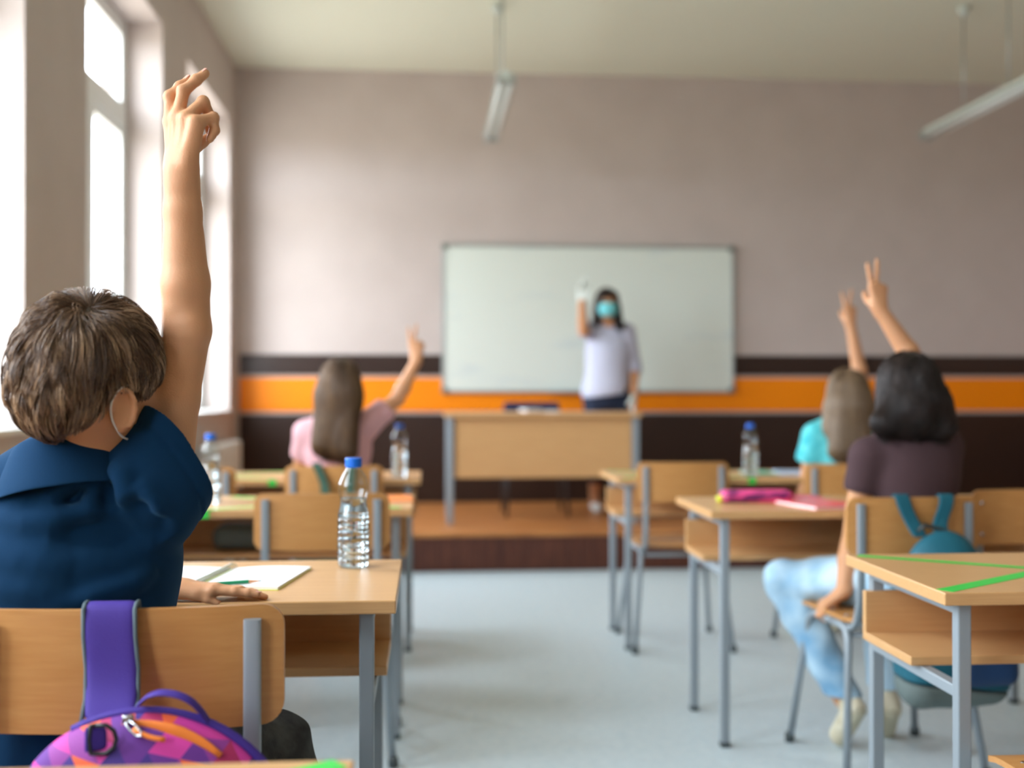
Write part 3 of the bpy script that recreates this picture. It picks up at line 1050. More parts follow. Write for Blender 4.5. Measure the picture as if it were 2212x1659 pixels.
def sculpt(name, prims, h, m, parent, grow=0.0, cuts=(), disp=None, sub=(), hollow=None, smooth=True, pad=0.02):
    """cuts: (point, normal, k) keep the side opposite to normal; disp(P)->offset; sub: prims carved away"""
    lo = np.min([prim_box(p)[0] for p in prims], 0) - grow - pad
    hi = np.max([prim_box(p)[1] for p in prims], 0) + grow + pad
    n_ = np.ceil((hi - lo) / h).astype(int) + 1
    D = np.full(n_, 0.3, dtype=np.float32)
    ax = [lo[i] + h * np.arange(n_[i]) for i in range(3)]
    for p in prims:
        k = prim_k(p)
        b0, b1 = prim_box(p)
        mg = k + grow + 3 * h + 0.004
        i0 = np.clip(((b0 - mg - lo) / h).astype(int), 0, n_ - 1)
        i1 = np.clip(((b1 + mg - lo) / h).astype(int) + 2, 1, n_)
        sl = tuple(slice(i0[i], i1[i]) for i in range(3))
        G = np.stack(np.meshgrid(*[ax[i][sl[i]] for i in range(3)], indexing='ij'), -1)
        D[sl] = smin(D[sl], (prim_d(p, G) - grow).astype(np.float32), k)
    near = np.argwhere(np.abs(D) < 5 * h + 0.012)
    Pn = lo + near * h
    vals = D[near[:, 0], near[:, 1], near[:, 2]].astype(float)
    if disp is not None:
        vals = vals - disp(Pn)
    for p in sub:
        k = prim_k(p)
        vals = -smin(-vals, prim_d(p, Pn), k)
    for (c, nrm, k) in cuts:
        nrm = unit(nrm)
        vals = -smin(-vals, -((Pn - c) @ nrm), k)
    D[near[:, 0], near[:, 1], near[:, 2]] = vals
    if cuts:      # far inside points must be cut as well
        ins = np.argwhere(D < -4 * h)
        Pi = lo + ins * h
        vi = D[ins[:, 0], ins[:, 1], ins[:, 2]].astype(float)
        for (c, nrm, k) in cuts:
            vi = -smin(-vi, -((Pi - c) @ unit(nrm)), k)
        D[ins[:, 0], ins[:, 1], ins[:, 2]] = vi
    np.clip(D, -4 * h, 4 * h, out=D)
    g = openvdb.FloatGrid(4 * h)
    g.copyFromArray(np.ascontiguousarray(D))
    pts, quads = g.convertToQuads(0.0)
    pts = np.asarray(pts) * h + lo
    me = bpy.data.meshes.new(name)
    q = np.asarray(quads)[:, ::-1]
    me.vertices.add(len(pts))
    me.vertices.foreach_set('co', pts.astype(np.float32).ravel())
    me.loops.add(q.size)
    me.loops.foreach_set('vertex_index', q.astype(np.int32).ravel())
    me.polygons.add(len(q))
    me.polygons.foreach_set('loop_start', np.arange(0, q.size, 4, dtype=np.int32))
    me.update(calc_edges=True)
    # make sure the normals look outwards
    bm = bmesh.new()
    bm.from_mesh(me)
    if bm.calc_volume(signed=True) < 0:
        bmesh.ops.reverse_faces(bm, faces=bm.faces)
    bm.to_mesh(me)
    bm.free()
    return obj_from(name, me, m, parent, smooth)


def strands(name, lines, rad, m, parent, tone=None):
    """lines (N,K,3) -> tapered three-sided hair locks, each its own island"""
    N_, K_, _ = lines.shape
    tan = np.gradient(lines, axis=1)
    tan /= np.linalg.norm(tan, axis=2, keepdims=True) + 1e-9
    ref = rng.normal(size=(N_, 1, 3))
    s1 = np.cross(tan, ref)
    s1 /= np.linalg.norm(s1, axis=2, keepdims=True) + 1e-9
    s2 = np.cross(tan, s1)
    tt = np.linspace(0, 1, K_)
    prof = (np.minimum(1, 0.6 + tt * 2) * (1 - tt ** 3 * 0.93))[None, :, None] * (rad if np.ndim(rad) else np.full(N_, rad))[:, None, None]
    vs = np.stack([lines + (s1 * cos(a) + s2 * sin(a)) * prof for a in (0, 2 * pi / 3, 4 * pi / 3)], 2)   # N,K,3,3
    vs = vs.reshape(-1, 3)
    base = (np.arange(N_)[:, None, None] * K_ * 3 + np.arange(K_ - 1)[None, :, None] * 3)
    f = []
    for j in range(3):
        j2 = (j + 1) % 3
        f.append(np.stack([base + j, base + j2, base + 3 + j2, base + 3 + j], -1))
    f = np.concatenate(f, 2).reshape(-1, 4)
    me = bpy.data.meshes.new(name)
    me.vertices.add(len(vs))
    me.vertices.foreach_set('co', vs.astype(np.float32).ravel())
    me.loops.add(f.size)
    me.loops.foreach_set('vertex_index', f.astype(np.int32).ravel())
    me.polygons.add(len(f))
    me.polygons.foreach_set('loop_start', np.arange(0, f.size, 4, dtype=np.int32))
    me.update(calc_edges=True)
    if tone is None:
        tone = rng.uniform(0, 1, N_)
    at = me.attributes.new('tone', 'FLOAT', 'POINT')
    at.data.foreach_set('value', np.repeat(tone, K_ * 3).astype(np.float32))
    return obj_from(name, me, m, parent, True)


def clump_tone(n_, clump, seed):
    r_ = np.random.default_rng(seed)
    c = np.repeat(r_.uniform(0, 1, n_ // clump + 1), clump)[:n_]
    return np.clip(0.5 * c + 0.5 * r_.uniform(0, 1, n_), 0, 1)


def rotm(axis, ang):
    axis = unit(axis)
    K_ = np.array([[0, -axis[2], axis[1]], [axis[2], 0, -axis[0]], [-axis[1], axis[0], 0]])
    return np.eye(3) + sin(ang) * K_ + (1 - cos(ang)) * K_ @ K_


def hand(W, D, N, S, sc, curls, splay=(0.10, 0.03, -0.04, -0.12), thumb=(0.5, 0.35, 0.3), fr=1.0, lean=(0, 0, 0, 0), fl=1.0, wd=1.0):
    """W wrist, D finger direction, N back of the hand, S thumb side. curls: 4 x (mcp,pip,dip) index..little"""
    D, N, S = unit(D), unit(N), unit(S)
    pr_ = []
    kn = []
    S0 = S
    S = S * wd
    for i, (ox, l0) in enumerate(((0.027, 0.086), (0.009, 0.089), (-0.009, 0.084), (-0.026, 0.076))):
        K_ = W + (D * l0 + S * ox + N * (0.003 - 0.0012 * (i - 1.2) ** 2)) * sc
        kn.append(K_)
        pr_.append(('c', W + (D * 0.012 + S * ox * 0.55) * sc, K_ - (D * 0.006 + N * 0.003) * sc, 0.0135 * sc, 0.0115 * sc, 0.012 * sc))
        # tendon and knuckle
        pr_.append(('c', W + (D * 0.03 + S * ox * 0.7 + N * 0.009) * sc, K_ + N * 0.004 * sc, 0.003 * sc, 0.0062 * sc, 0.008 * sc))
    pr_.append(('c', W - D * 0.01 * sc, W + D * 0.02 * sc, 0.022 * sc, 0.023 * sc, 0.015 * sc, N, 0.72))
    L_ = ((0.040, 0.024, 0.019), (0.044, 0.028, 0.020), (0.041, 0.026, 0.020), (0.032, 0.019, 0.017))
    tips = []
    S = S0
    for i in range(4):
        p = kn[i]
        a = 0
        for j in range(3):
            a += curls[i][j]
            d = D * cos(a) - N * sin(a)
            d = unit(d + S * splay[i] * (1 if a < 1.7 else -0.4) - S * (lean[i] if j else 0))
            q = p + d * L_[i][j] * sc * fl
            r0 = (0.0094, 0.0084, 0.0077)[j] * (0.88 if i == 3 else 1) * sc * fr
            r1 = (0.0086, 0.0076, 0.0064)[j] * (0.88 if i == 3 else 1) * sc * fr
            pr_.append(('c', p, q, r0, r1, 0.0035 * sc if j else 0.009 * sc))
            if j < 2:
                bk = N * cos(a + 0.3) + D * sin(a + 0.3)
                pr_.append(('c', q + bk * 0.0012 * sc, q + bk * 0.0016 * sc, r1 * 1.04, r1 * 1.04, 0.003 * sc))
            p = q
        tips.append((p, d, unit(N * cos(a) + D * sin(a)), r1))
    # thumb: leaves the side of the palm near its base
    t0 = W + (S * 0.018 + D * 0.016 - N * 0.004) * sc
    ds = unit(S * thumb[0] + D * (1 - thumb[0]) - N * thumb[2])
    t1 = t0 + ds * 0.036 * sc
    d2 = unit(ds * (1 - thumb[1]) + (D * 0.7 - N * 0.6 - S * 0.3) * thumb[1])
    t2 = t1 + d2 * 0.028 * sc
    d3 = unit(d2 * (1 - thumb[1]) + (D * 0.6 - N * 0.6 - S * 0.5) * thumb[1])
    t3 = t2 + d3 * 0.021 * sc
    pr_ += [('c', t0, t1, 0.0155 * sc, 0.0112 * sc, 0.014 * sc), ('c', t1, t2, 0.0104 * sc, 0.0092 * sc, 0.005 * sc), ('c', t2, t3, 0.0090 * sc, 0.0074 * sc, 0.003 * sc)]
    tips.append((t3, d3, unit(N - d3 * (N @ d3)), 0.0074 * sc))
    return pr_, tips


def nails(tips, parent, sc=1.0, which=(0, 1, 2, 3, 4)):
    bm = bmesh.new()
    for i in which:
        p, d, nb_, r_ = tips[i]
        nb_ = unit(nb_ - d * (nb_ @ d))
        s_ = np.cross(d, nb_)
        c = p + nb_ * r_ * 0.80 + d * 0.0005 * sc
        vs = box(bm, (0, 0, 0), (0.0095 * sc, 0.011 * sc, 0.0022 * sc), 0.001 * sc, None, 2)
        R_ = Matrix(((s_[0], d[0], nb_[0]), (s_[1], d[1], nb_[1]), (s_[2], d[2], nb_[2])))
        bmesh.ops.rotate(bm, cent=(0, 0, 0), matrix=R_, verts=vs)
        bmesh.ops.translate(bm, vec=tuple(c), verts=vs)
    return obj('fingernails', bm, 'nail', parent, True)


def head_prims(c, yaw, pitch, s, roll=0.0, eard=0.0):
    """c centre of the skull; yaw measured clockwise from +y; s scale (1 = adult)"""
    Rz = rotm((0, 0, 1), -yaw)
    Rx = rotm(Rz @ V(1, 0, 0), pitch)
    B = (Rx @ Rz)
    B = rotm(B @ V(0, 1, 0), roll) @ B
    X, Y, Z = B @ V(1, 0, 0), B @ V(0, 1, 0), B @ V(0, 0, 1)
    A = np.array([X, Y, Z])
    at_ = lambda x, y, z: c + (X * x + Y * y + Z * z) * s
    P = [('e', at_(0, -0.012, 0.018), V(0.074, 0.093, 0.086) * s, A, 0.02),
         ('e', at_(0, 0.035, -0.035), V(0.062, 0.060, 0.085) * s, A, 0.03),
         ('e', at_(0, 0.055, -0.085), V(0.034, 0.034, 0.028) * s, A, 0.03),           # chin and jaw
         ('e', at_(0.0, 0.080, 0.020), V(0.050, 0.014, 0.012) * s, A, 0.015),          # brow
         ('c', at_(0, 0.088, 0.005), at_(0, 0.107, -0.030), 0.007 * s, 0.011 * s, 0.010),  # nose
         ('e', at_(0, 0.092, -0.058), V(0.023, 0.009, 0.0055) * s, A, 0.004),
         ('e', at_(0, 0.090, -0.068), V(0.020, 0.009, 0.006) * s, A, 0.004),
         ('e', at_(0.038, 0.068, -0.03), V(0.020, 0.018, 0.018) * s, A, 0.02),
         ('e', at_(-0.038, 0.068, -0.03), V(0.020, 0.018, 0.018) * s, A, 0.02)]
    for sg in (-1, 1):     # ears: flat shells standing off the skull
        ec = at_(sg * 0.076, -0.008, -0.022 - eard)
        En = unit(X * sg * 0.86 - Y * 0.5)
        Ev = unit(Z * 0.97 - Y * 0.22)
        Eu = np.cross(Ev, En)
        P.append(('e', ec + En * 0.004 * s, V(0.006, 0.019, 0.031) * s, np.array([En, Eu, Ev]), 0.006))
        for k in range(9):     # rim
            a0, a1 = radians(-60 + k * 27), radians(-60 + (k + 1) * 27)
            q0 = ec + (En * 0.010 + Eu * 0.017 * cos(a0) * (1 if sg * 0 == 0 else 1) + Ev * 0.029 * sin(a0)) * s
            q1 = ec + (En * 0.010 + Eu * 0.017 * cos(a1) + Ev * 0.029 * sin(a1)) * s
            P.append(('c', q0, q1, 0.0036 * s, 0.0036 * s, 0.003))
        P.append(('e', ec - Ev * 0.028 * s, V(0.005, 0.009, 0.009) * s, np.array([En, Eu, Ev]), 0.004))
    sub = [('e', at_(sg * 0.033, 0.094, 0.003), V(0.016, 0.012, 0.010) * s, A, 0.008) for sg in (-1, 1)]
    return P, sub, (X, Y, Z, at_)


def eyes(at_, s, parent):
    for sg in (-1, 1):
        bm = bmesh.new()
        bmesh.ops.create_uvsphere(bm, u_segments=16, v_segments=12, radius=0.0125 * s)
        bmesh.ops.translate(bm, vec=tuple(at_(sg * 0.033, 0.074, 0.003)), verts=bm.verts)
        e_ = obj('eye', bm, 'white', parent, True)
        bm = bmesh.new()
        bmesh.ops.create_uvsphere(bm, u_segments=12, v_segments=8, radius=0.0062 * s)
        bmesh.ops.translate(bm, vec=tuple(at_(sg * 0.033, 0.0815, 0.003)), verts=bm.verts)
        obj('iris', bm, 'eye', e_, True)


def limb(a, b, c, r1, r2, r3, bulge=1.06, k=0.02):
    """upper part a-b, lower part b-c with a calf/forearm swelling"""
    m_ = b + (c - b) * 0.28
    return [('c', a, b, r1, r2, k), ('c', b, m_, r2, r2 * bulge, k * 0.6), ('c', m_, c, r2 * bulge, r3, k * 0.6)]


I3 = np.eye(3)


def wrinkle(seed, scale, amp, axis=None, comp=3.0):
    """soft directional folds from a few random sine waves"""
    r_ = np.random.default_rng(seed)
    ws = []
    for _ in range(7):
        d = r_.normal(size=3)
        if axis is not None:
            axu = unit(axis)
            d = d - axu * (d @ axu) * (1 - 1 / comp)
        d = unit(d) * scale * r_.uniform(0.5, 1.6)
        ws.append((d, r_.uniform(0, 6.28), r_.uniform(0.4, 1)))

    def f(P):
        o = 0
        for d, ph, a in ws:
            o = o + a * np.sin(P @ d + ph + 0.6 * np.sin(P @ (d[[1, 2, 0]] * 0.5)))
        return amp * o / 3.0
    return f


# ================================================================== the boy in the foreground
boy = thing('person', 'short-haired person in a navy polo seen from behind, right arm raised high in the foreground', 'person', (0, 0, 0))
FZ = lambda u, v, y: aty(u, v, y)
hc = V(-0.474, 1.628, 1.160)
HP, hsub, (hX, hY, hZ, hat) = head_prims(hc, radians(33), radians(-3), 0.97, radians(9), 0.010)
chest, pelvis = V(-0.525, 1.70, 0.93), V(-0.53, 1.665, 0.55)
shR, shL = V(-0.392, 1.675, 1.005), V(-0.675, 1.70, 0.935)
elR = FZ(404, 712, 1.69)
wrR = FZ(392, 372, 1.66)
elL, wrL = V(-0.70, 1.86, 0.80), V(-0.475, 2.075, 0.782)
neckP = [('c', V(-0.512, 1.69, 1.00), hc + V(-0.008, 0.0, -0.05), 0.046, 0.050, 0.03)]
torso = [('e', chest + V(0, 0, -0.02), V(0.150, 0.098, 0.155), I3, 0.05), ('c', V(-0.53, 1.685, 0.84), pelvis + V(0, 0, 0.06), 0.108, 0.112, 0.06, V(0, 1, 0), 0.78),
         ('e', pelvis + V(0, 0.02, 0), V(0.155, 0.11, 0.09), I3, 0.05),
         ('c', shL, V(-0.52, 1.685, 1.015), 0.048, 0.052, 0.04), ('c', V(-0.52, 1.685, 1.015), shR, 0.052, 0.05, 0.04)]
fm = elR + (wrR - elR) * 0.30
armR = [('c', shR, shR * 0.45 + elR * 0.55, 0.046, 0.0355, 0.02), ('c', shR * 0.45 + elR * 0.55, elR, 0.0355, 0.0345, 0.01),
        ('c', elR, fm, 0.0345, 0.0345, 0.008), ('c', fm, elR * 0.25 + wrR * 0.75, 0.0345, 0.0272, 0.01), ('c', elR * 0.25 + wrR * 0.75, wrR, 0.0272, 0.0262, 0.008, V(0, 1, 0), 0.85),
        ('c', elR + V(0.016, -0.02, -0.004), elR + V(0.014, -0.02, 0.004), 0.017, 0.017, 0.02),
        ('e', wrR + V(0.010, -0.018, 0.012), V(0.009, 0.008, 0.011), I3, 0.008)]
ph = radians(42)
hN = V(-sin(ph), -cos(ph), 0.0)
hS = V(-cos(ph), sin(ph), 0)
HR, tipsR = hand(wrR + V(0.0, 0, 0.0), V(0.03, 0.02, 1), hN, hS, 0.93,
                 [(0.02, 0.66, 0.06), (0.20, 0.52, 0.06), (0.74, 1.75, 0.7), (1.22, 1.75, 0.6)],
                 splay=(0.12, 0.0, -0.12, -0.14), thumb=(0.15, 0.7, 1.0), fr=1.13, lean=(0.36, 0.30, 0, 0), fl=1.0, wd=1.2)
armL = limb(shL, elL, wrL, 0.046, 0.034, 0.024, 1.05)
HL, tipsL = hand(wrL + V(0.012, 0, 0.002), V(1, -0.03, -0.085), V(0.085, 0.12, 1), V(0, -1, 0.10), 0.92,
                 [(-0.02, 0.05, 0.03), (0.0, 0.14, 0.08), (0.0, 0.14, 0.08), (0.0, 0.12, 0.08)],
                 splay=(-0.02, -0.05, -0.12, -0.25), thumb=(0.16, 0.2, 0.12), fl=1.05, fr=1.05)
hipR, hipL = V(-0.44, 1.70, 0.54), V(-0.62, 1.70, 0.54)
knR, knL = V(-0.280, 1.985, 0.502), V(-0.66, 2.08, 0.53)
anR, anL = V(-0.25, 1.90, 0.10), V(-0.64, 2.02, 0.10)
legs = limb(hipR, knR, anR, 0.082, 0.056, 0.036, 1.0) + limb(hipL, knL, anL, 0.082, 0.056, 0.036, 1.0)
body = sculpt('body', HP + neckP + torso + armR + HR + armL + HL + legs, 0.003, 'skin', boy, sub=hsub,
              disp=lambda P: np.where(P[:, 2] < 0.96, -0.004, 0) * (P[:, 0] > -0.9) * (np.abs(P[:, 1] - 1.68) < 0.3) * (P[:, 0] < -0.36))
nails(tipsR, body, 0.9, (0, 1))
nails(tipsL, body, 0.9, (0,))
eyes(hat, 0.97, body)

# polo shirt: torso and sleeves, folds radiating from the lifted shoulder
foldc = FZ(225, 1010, 1.58)


def ridge(P, a, b, w_, amp):
    ba = b - a
    t_ = np.clip((P - a) @ ba / (ba @ ba), 0, 1)
    d = np.linalg.norm(P - a - t_[:, None] * ba, axis=1)
    return amp * np.exp(-(d / w_) ** 2) * np.sin(pi * np.clip(t_ * 0.9 + 0.1, 0, 1)) ** 0.5


def curve_ridge(P, pts, w_, amp):
    best = np.full(len(P), 9.0)
    n_ = len(pts) - 1
    tt = np.zeros(len(P))
    for i in range(n_):
        a, b = pts[i], pts[i + 1]
        ba = b - a
        t_ = np.clip((P - a) @ ba / (ba @ ba), 0, 1)
        d = np.linalg.norm(P - a - t_[:, None] * ba, axis=1)
        tt = np.where(d < best, (i + t_) / n_, tt)
        best = np.minimum(best, d)
    return amp * np.exp(-(best / w_) ** 2) * np.clip(np.minimum(tt, 1 - tt) * 3.2, 0.0, 1)


def shy(u, v):
    return FZ(u, v, 1.595)


FOLDS = [([shy(70, 1078), shy(115, 1068), shy(165, 1035), shy(205, 1018)], 0.011, 0.013),
         ([shy(205, 1015), shy(205, 1060), shy(188, 1100), shy(130, 1116), shy(60, 1122), shy(-40, 1110)], 0.013, 0.017),
         ([shy(235, 1005), shy(262, 1030), shy(268, 1060), shy(245, 1090)], 0.011, 0.013),
         ([shy(-30, 1045), shy(40, 1078), shy(90, 1085)], 0.012, 0.009),
         ([shy(-60, 1190), shy(40, 1215), shy(160, 1240)], 0.016, 0.006),
         ([shy(-60, 1260), shy(60, 1275), shy(160, 1290)], 0.014, 0.006),
         ([shy(90, 1315), shy(200, 1290), shy(290, 1262), shy(340, 1225)], 0.010, 0.010),
         ([shy(290, 1040), shy(330, 1085), shy(350, 1130)], 0.012, 0.008),
         ([shy(225, 1030), shy(232, 1070), shy(215, 1100)], 0.012, -0.010),
         ([shy(120, 1095), shy(170, 1075), shy(190, 1040)], 0.013, -0.010),
         ([shy(110, 1145), shy(200, 1150), shy(330, 1160)], 0.020, -0.010),
         ([shy(285, 1060), shy(320, 1115), shy(360, 1165)], 0.014, -0.010)]
wr1 = wrinkle(3, 34, 0.0022, V(1, 0, 0.2), 3)


slp = shR * 0.5 + elR * 0.5
sd_ = unit(elR - shR)
hem0, hemn = FZ(374, 974, 1.66), unit(V(0.66, 0.62, 0.56))
sleeveR = [('c', V(-0.405, 1.67, 0.985), FZ(394, 940, 1.66), 0.050, 0.042, 0.04),
           ('c', FZ(330, 1000, 1.66), FZ(352, 912, 1.66), 0.045, 0.024, 0.04),
           ('c', FZ(350, 1070, 1.66), FZ(424, 1022, 1.665), 0.045, 0.020, 0.045)]
eLs = shL * 0.45 + elL * 0.55
shirtP = torso[:2] + torso[3:] + [('c', V(-0.525, 1.68, 0.86), V(-0.528, 1.675, 0.62), 0.122, 0.132, 0.05, V(0, 1, 0), 0.76), ('c', shL, eLs, 0.056, 0.056, 0.03)] + sleeveR
FOLDP = []
for pts, w_, amp in FOLDS:
    Q = np.array(pts)
    d_ = Q - CAMPOS
    d_ /= np.linalg.norm(d_, axis=1, keepdims=True)
    Q = Q - d_ * 0.12
    for _ in range(40):
        Q = Q + d_ * (field(shirtP, Q, 0.011) * 0.8)[:, None]
    FOLDP.append((list(Q), w_, amp))


def boydisp(P):
    o = wr1(P)
    for pts, w_, amp in FOLDP:
        o = o + curve_ridge(P, pts, w_ * 1.25, amp * 2.1) * (P[:, 1] < 1.72)
    hd = -((P - hem0) @ hemn)
    o = o + np.where((hd < 0.024) & (P[:, 0] > -0.46), 0.0016, 0) - np.where((np.abs(hd - 0.024) < 0.003) & (P[:, 0] > -0.46), 0.0018, 0)
    return np.maximum(o, -0.0095)


shirt = sculpt('polo_shirt', shirtP, 0.003, 'navy', boy, grow=0.011, disp=boydisp,
               cuts=[(hem0, hemn, 0.003), (V(-0.5, 1.7, 0.575), V(0, 0, -1), 0.01)],
               sub=[('c', V(-0.50, 1.69, 1.115), V(-0.48, 1.66, 1.25), 0.058, 0.09, 0.01), ('c', eLs + unit(elL - shL) * 0.055, elL, 0.075, 0.075, 0.004)])
# collar: a folded band round the neck, open in front
ccn = V(-0.515, 1.662, 1.040)
rows = []
for hg, ou in ((0.012, -0.006), (0.024, 0.0), (0.026, 0.004), (0.018, 0.008), (0.004, 0.014), (-0.012, 0.022), (-0.028, 0.031), (-0.042, 0.040)):
    row = []
    for k in range(33):
        a_ = radians(-238 + k * 296 / 32)
        w_ = 1 + 0.06 * sin(3 * a_ + 1)
        tip = max(0, -sin(a_)) 
        lf = max(0, -cos(a_)) ** 2
        row.append(ccn + V((0.070 + ou * w_ + 0.006 * lf) * cos(a_), (0.064 + ou * 0.85 * w_) * sin(a_), hg * (1 + 0.15 * sin(2 * a_)) + 0.012 * tip - 0.018 * lf + 0.004 * max(0, cos(a_))))
    rows.append(row)
sheet('collar', rows, 0.0035, 'navy', shirt, 2)
# trousers
trP = [('e', pelvis + V(0, 0.02, 0), V(0.165, 0.12, 0.10), I3, 0.05)] + limb(hipR, knR, anR, 0.092, 0.066, 0.056, 1.0, 0.03) + limb(hipL, knL, anL, 0.092, 0.066, 0.056, 1.0, 0.03) + \
      [('c', knR + V(0.02, -0.02, 0.0), knR + V(0.025, -0.06, -0.07), 0.052, 0.05, 0.03)]
trd = wrinkle(8, 80, 0.009, V(0.4, 0.6, 0.1), 5)
sculpt('trousers', trP, 0.0035, 'pants', boy, grow=0.010, disp=lambda P: np.maximum(trd(P), -0.010), cuts=[(V(0, 0, 0.115), V(0, 0, -1), 0.004), (V(0, 0, 0.66), V(0, 0, 1), 0.01)])
for an in (anR, anL):
    sculpt('shoe', [('c', an + V(0, -0.03, -0.045), an + V(0, 0.13, -0.062), 0.042, 0.036, 0.03), ('c', an + V(0, -0.01, 0.0), an + V(0, -0.02, -0.04), 0.04, 0.04, 0.03)], 0.004, 'pants', boy, cuts=[(V(0, 0, 0.002), V(0, 0, -1), 0.002)])

# hair: dark under-layer and thousands of locks combed out from the whorl
s_ = 0.97
scalp = [('e', hat(0, -0.014, 0.022), V(0.073, 0.093, 0.088) * s_, np.array([hX, hY, hZ]), 0.02),
         ('e', hat(0.004, -0.056, -0.018), V(0.056, 0.044, 0.056) * s_, np.array([hX, hY, hZ]), 0.03)]


def hl(P):
    q = P - hc
    return np.stack([q @ hX, q @ hY, q @ hZ], -1) / s_


def scalp_mask(P, slack=0.0):
    q = hl(P)
    y_ = q[..., 1]
    lowb = np.interp(y_, [-0.2, -0.085, -0.036, -0.034, 0.014, 0.018, 0.036, 0.045, 0.09], [-0.086, -0.086, -0.030, -0.012, -0.008, -0.018, -0.012, 0.030, 0.062])
    return q[..., 2] > lowb - slack


sculpt('hair_underlayer', scalp, 0.003, 'hair_boy', boy, grow=0.001, disp=lambda P: np.where(scalp_mask(P), 0.0, -0.05))


def grad(prims, P, e_=0.002):
    g = np.zeros_like(P)
    for i in range(3):
        d = np.zeros(3)
        d[i] = e_
        g[..., i] = field(prims, P + d) - field(prims, P - d)
    return g / (np.linalg.norm(g, axis=-1, keepdims=True) + 1e-9)


whorl = FZ(196, 672, 1.58)
whorl = whorl - grad(scalp, whorl[None])[0] * field(scalp, whorl[None])[0]
wdir = unit(whorl - hc)


def comb(n_, K_, seg, off_fn, seed, maskslack=0.0, clump=9, spread=0.004, len_var=0.25, jitk=0.28):
    r_ = np.random.default_rng(seed)
    nn_ = n_ // clump
    d = r_.normal(size=(nn_ * 3, 3))
    d /= np.linalg.norm(d, axis=1, keepdims=True)
    P = hc + d * 0.1
    for _ in range(6):
        g = grad(scalp, P)
        P = P - g * field(scalp, P)[:, None]
    P = P[scalp_mask(P, -0.004)][:nn_]
    nn_ = len(P)
    tot = nn_ * clump
    P = np.repeat(P, clump, 0)
    spr = r_.normal(size=(tot, 3)) * spread
    ln = np.repeat(r_.uniform(1 - len_var, 1 + len_var, nn_), clump) * r_.uniform(0.9, 1.1, tot)
    jit = np.repeat(r_.normal(size=(nn_, 3)) * jitk, clump, 0)
    sw = np.repeat(r_.uniform(0.15, 0.55, nn_), clump)
    ph_ = np.repeat(r_.uniform(0, 6.28, nn_), clump)
    om = np.repeat(r_.uniform(0.6, 1.4, nn_), clump)
    out = np.zeros((tot, K_, 3))
    base = P + spr
    cur = base.copy()
    dirp = None
    for k in range(K_):
        t_ = k / (K_ - 1)
        g = grad(scalp, cur)
        tgt = off_fn(t_)
        f_ = field(scalp, cur)
        cur = cur + g * (tgt * om - f_)[:, None] * 0.8
        out[:, k] = cur
        away = cur - whorl
        away = away - g * (away * g).sum(1, keepdims=True)
        dist = np.linalg.norm(away, axis=1, keepdims=True)
        away /= dist + 1e-6
        swirl = np.cross(g, away)
        grav = V(0, 0, -1) - g * (g @ V(0, 0, -1))[:, None]
        fwd = hY - g * (g @ hY)[:, None]
        top_ = np.clip((cur - hc) @ hZ / 0.08, 0, 1)[:, None]
        d = away * 1.0 + swirl * sw[:, None] * np.exp(-dist / 0.05) + grav * np.clip(dist / 0.10, 0, 1) * 1.1 + jit * 0.55 * (0.35 + t_) + fwd * top_ * 0.25
        d = d + (np.sin(ph_ + 5 * t_)[:, None] * swirl) * 0.22
        d -= g * (d * g).sum(1, keepdims=True)
        d /= np.linalg.norm(d, axis=1, keepdims=True) + 1e-9
        if dirp is not None:
            d = dirp * 0.45 + d * 0.55
            d /= np.linalg.norm(d, axis=1, keepdims=True) + 1e-9
        dirp = d
        cur = cur + d * seg * ln[:, None] - spr * (1.1 / K_) * (1 if t_ < 0.9 else 0)
    # locks that would cover the ears end above them
    for sg in (1,):
        q = (out - hc) @ np.stack([hX, hY, hZ], 1) / s_
        inside = (q[..., 0] * sg > 0.035) & (q[..., 2] < np.interp(q[..., 1], [-0.09, -0.05, -0.036, 0.012, 0.018, 0.04, 0.06], [-0.10, -0.06, -0.012, -0.006, -0.022, -0.018, 0.0]))
        first = np.where(inside.any(1), inside.argmax(1), K_)
        for k in range(1, K_):
            m_ = first <= k
            prev = out[m_, k - 1]
            out[m_, k] = prev + (out[m_, k] - prev) * 0.02
    return out


L1 = comb(16000, 9, 0.0066, lambda t_: 0.001 + 0.011 * sin(min(1, t_ * 1.25) * pi * 0.62), 1, clump=10, spread=0.0042)
hb = strands('hair', L1, 0.00042, 'hair_boy', boy, clump_tone(len(L1), 10, 5))
L2 = comb(20000, 10, 0.0074, lambda t_: 0.003 + 0.015 * sin(min(1, t_ * 1.1) * pi * 0.74), 2, clump=26, spread=0.0052, len_var=0.4, jitk=0.55)
strands('hair_locks', L2, 0.00044, 'hair_boy', hb, clump_tone(len(L2), 26, 6))

# mask: shaped cloth over nose and mouth and its ear loops
mk = [('e', hat(0, 0.055, -0.052), V(0.062, 0.062, 0.050) * s_, np.array([hX, hY, hZ]), 0.02), ('e', hat(0, 0.085, -0.045), V(0.03, 0.03, 0.03) * s_, np.array([hX, hY, hZ]), 0.03)]
mask = sculpt('face_mask', mk, 0.003, 'mask', boy, grow=0.005, cuts=[(hat(0, 0.066, 0), -hY, 0.003), (hat(0, 0, -0.012), hZ, 0.003), (hat(0, 0, -0.10), -hZ, 0.003)])
EAR = [hat(0.052, 0.062, -0.020), hat(0.078, 0.016, 0.0), hat(0.086, -0.004, 0.006), hat(0.0855, -0.030, -0.006), hat(0.083, -0.036, -0.028), hat(0.080, -0.026, -0.050), hat(0.070, 0.004, -0.075), hat(0.056, 0.050, -0.086)]
bm = bmesh.new()
tube(bm, arc_path([tuple(p) for p in EAR], 0.012, 4), 0.0016, 8)
obj('ear_loop', bm, 'elastic', mask, True)
bm = bmesh.new()
EARL = [p - 2 * hX * ((p - hc) @ hX) for p in EAR]
tube(bm, arc_path([tuple(p) for p in EARL], 0.012, 4), 0.0016, 8)
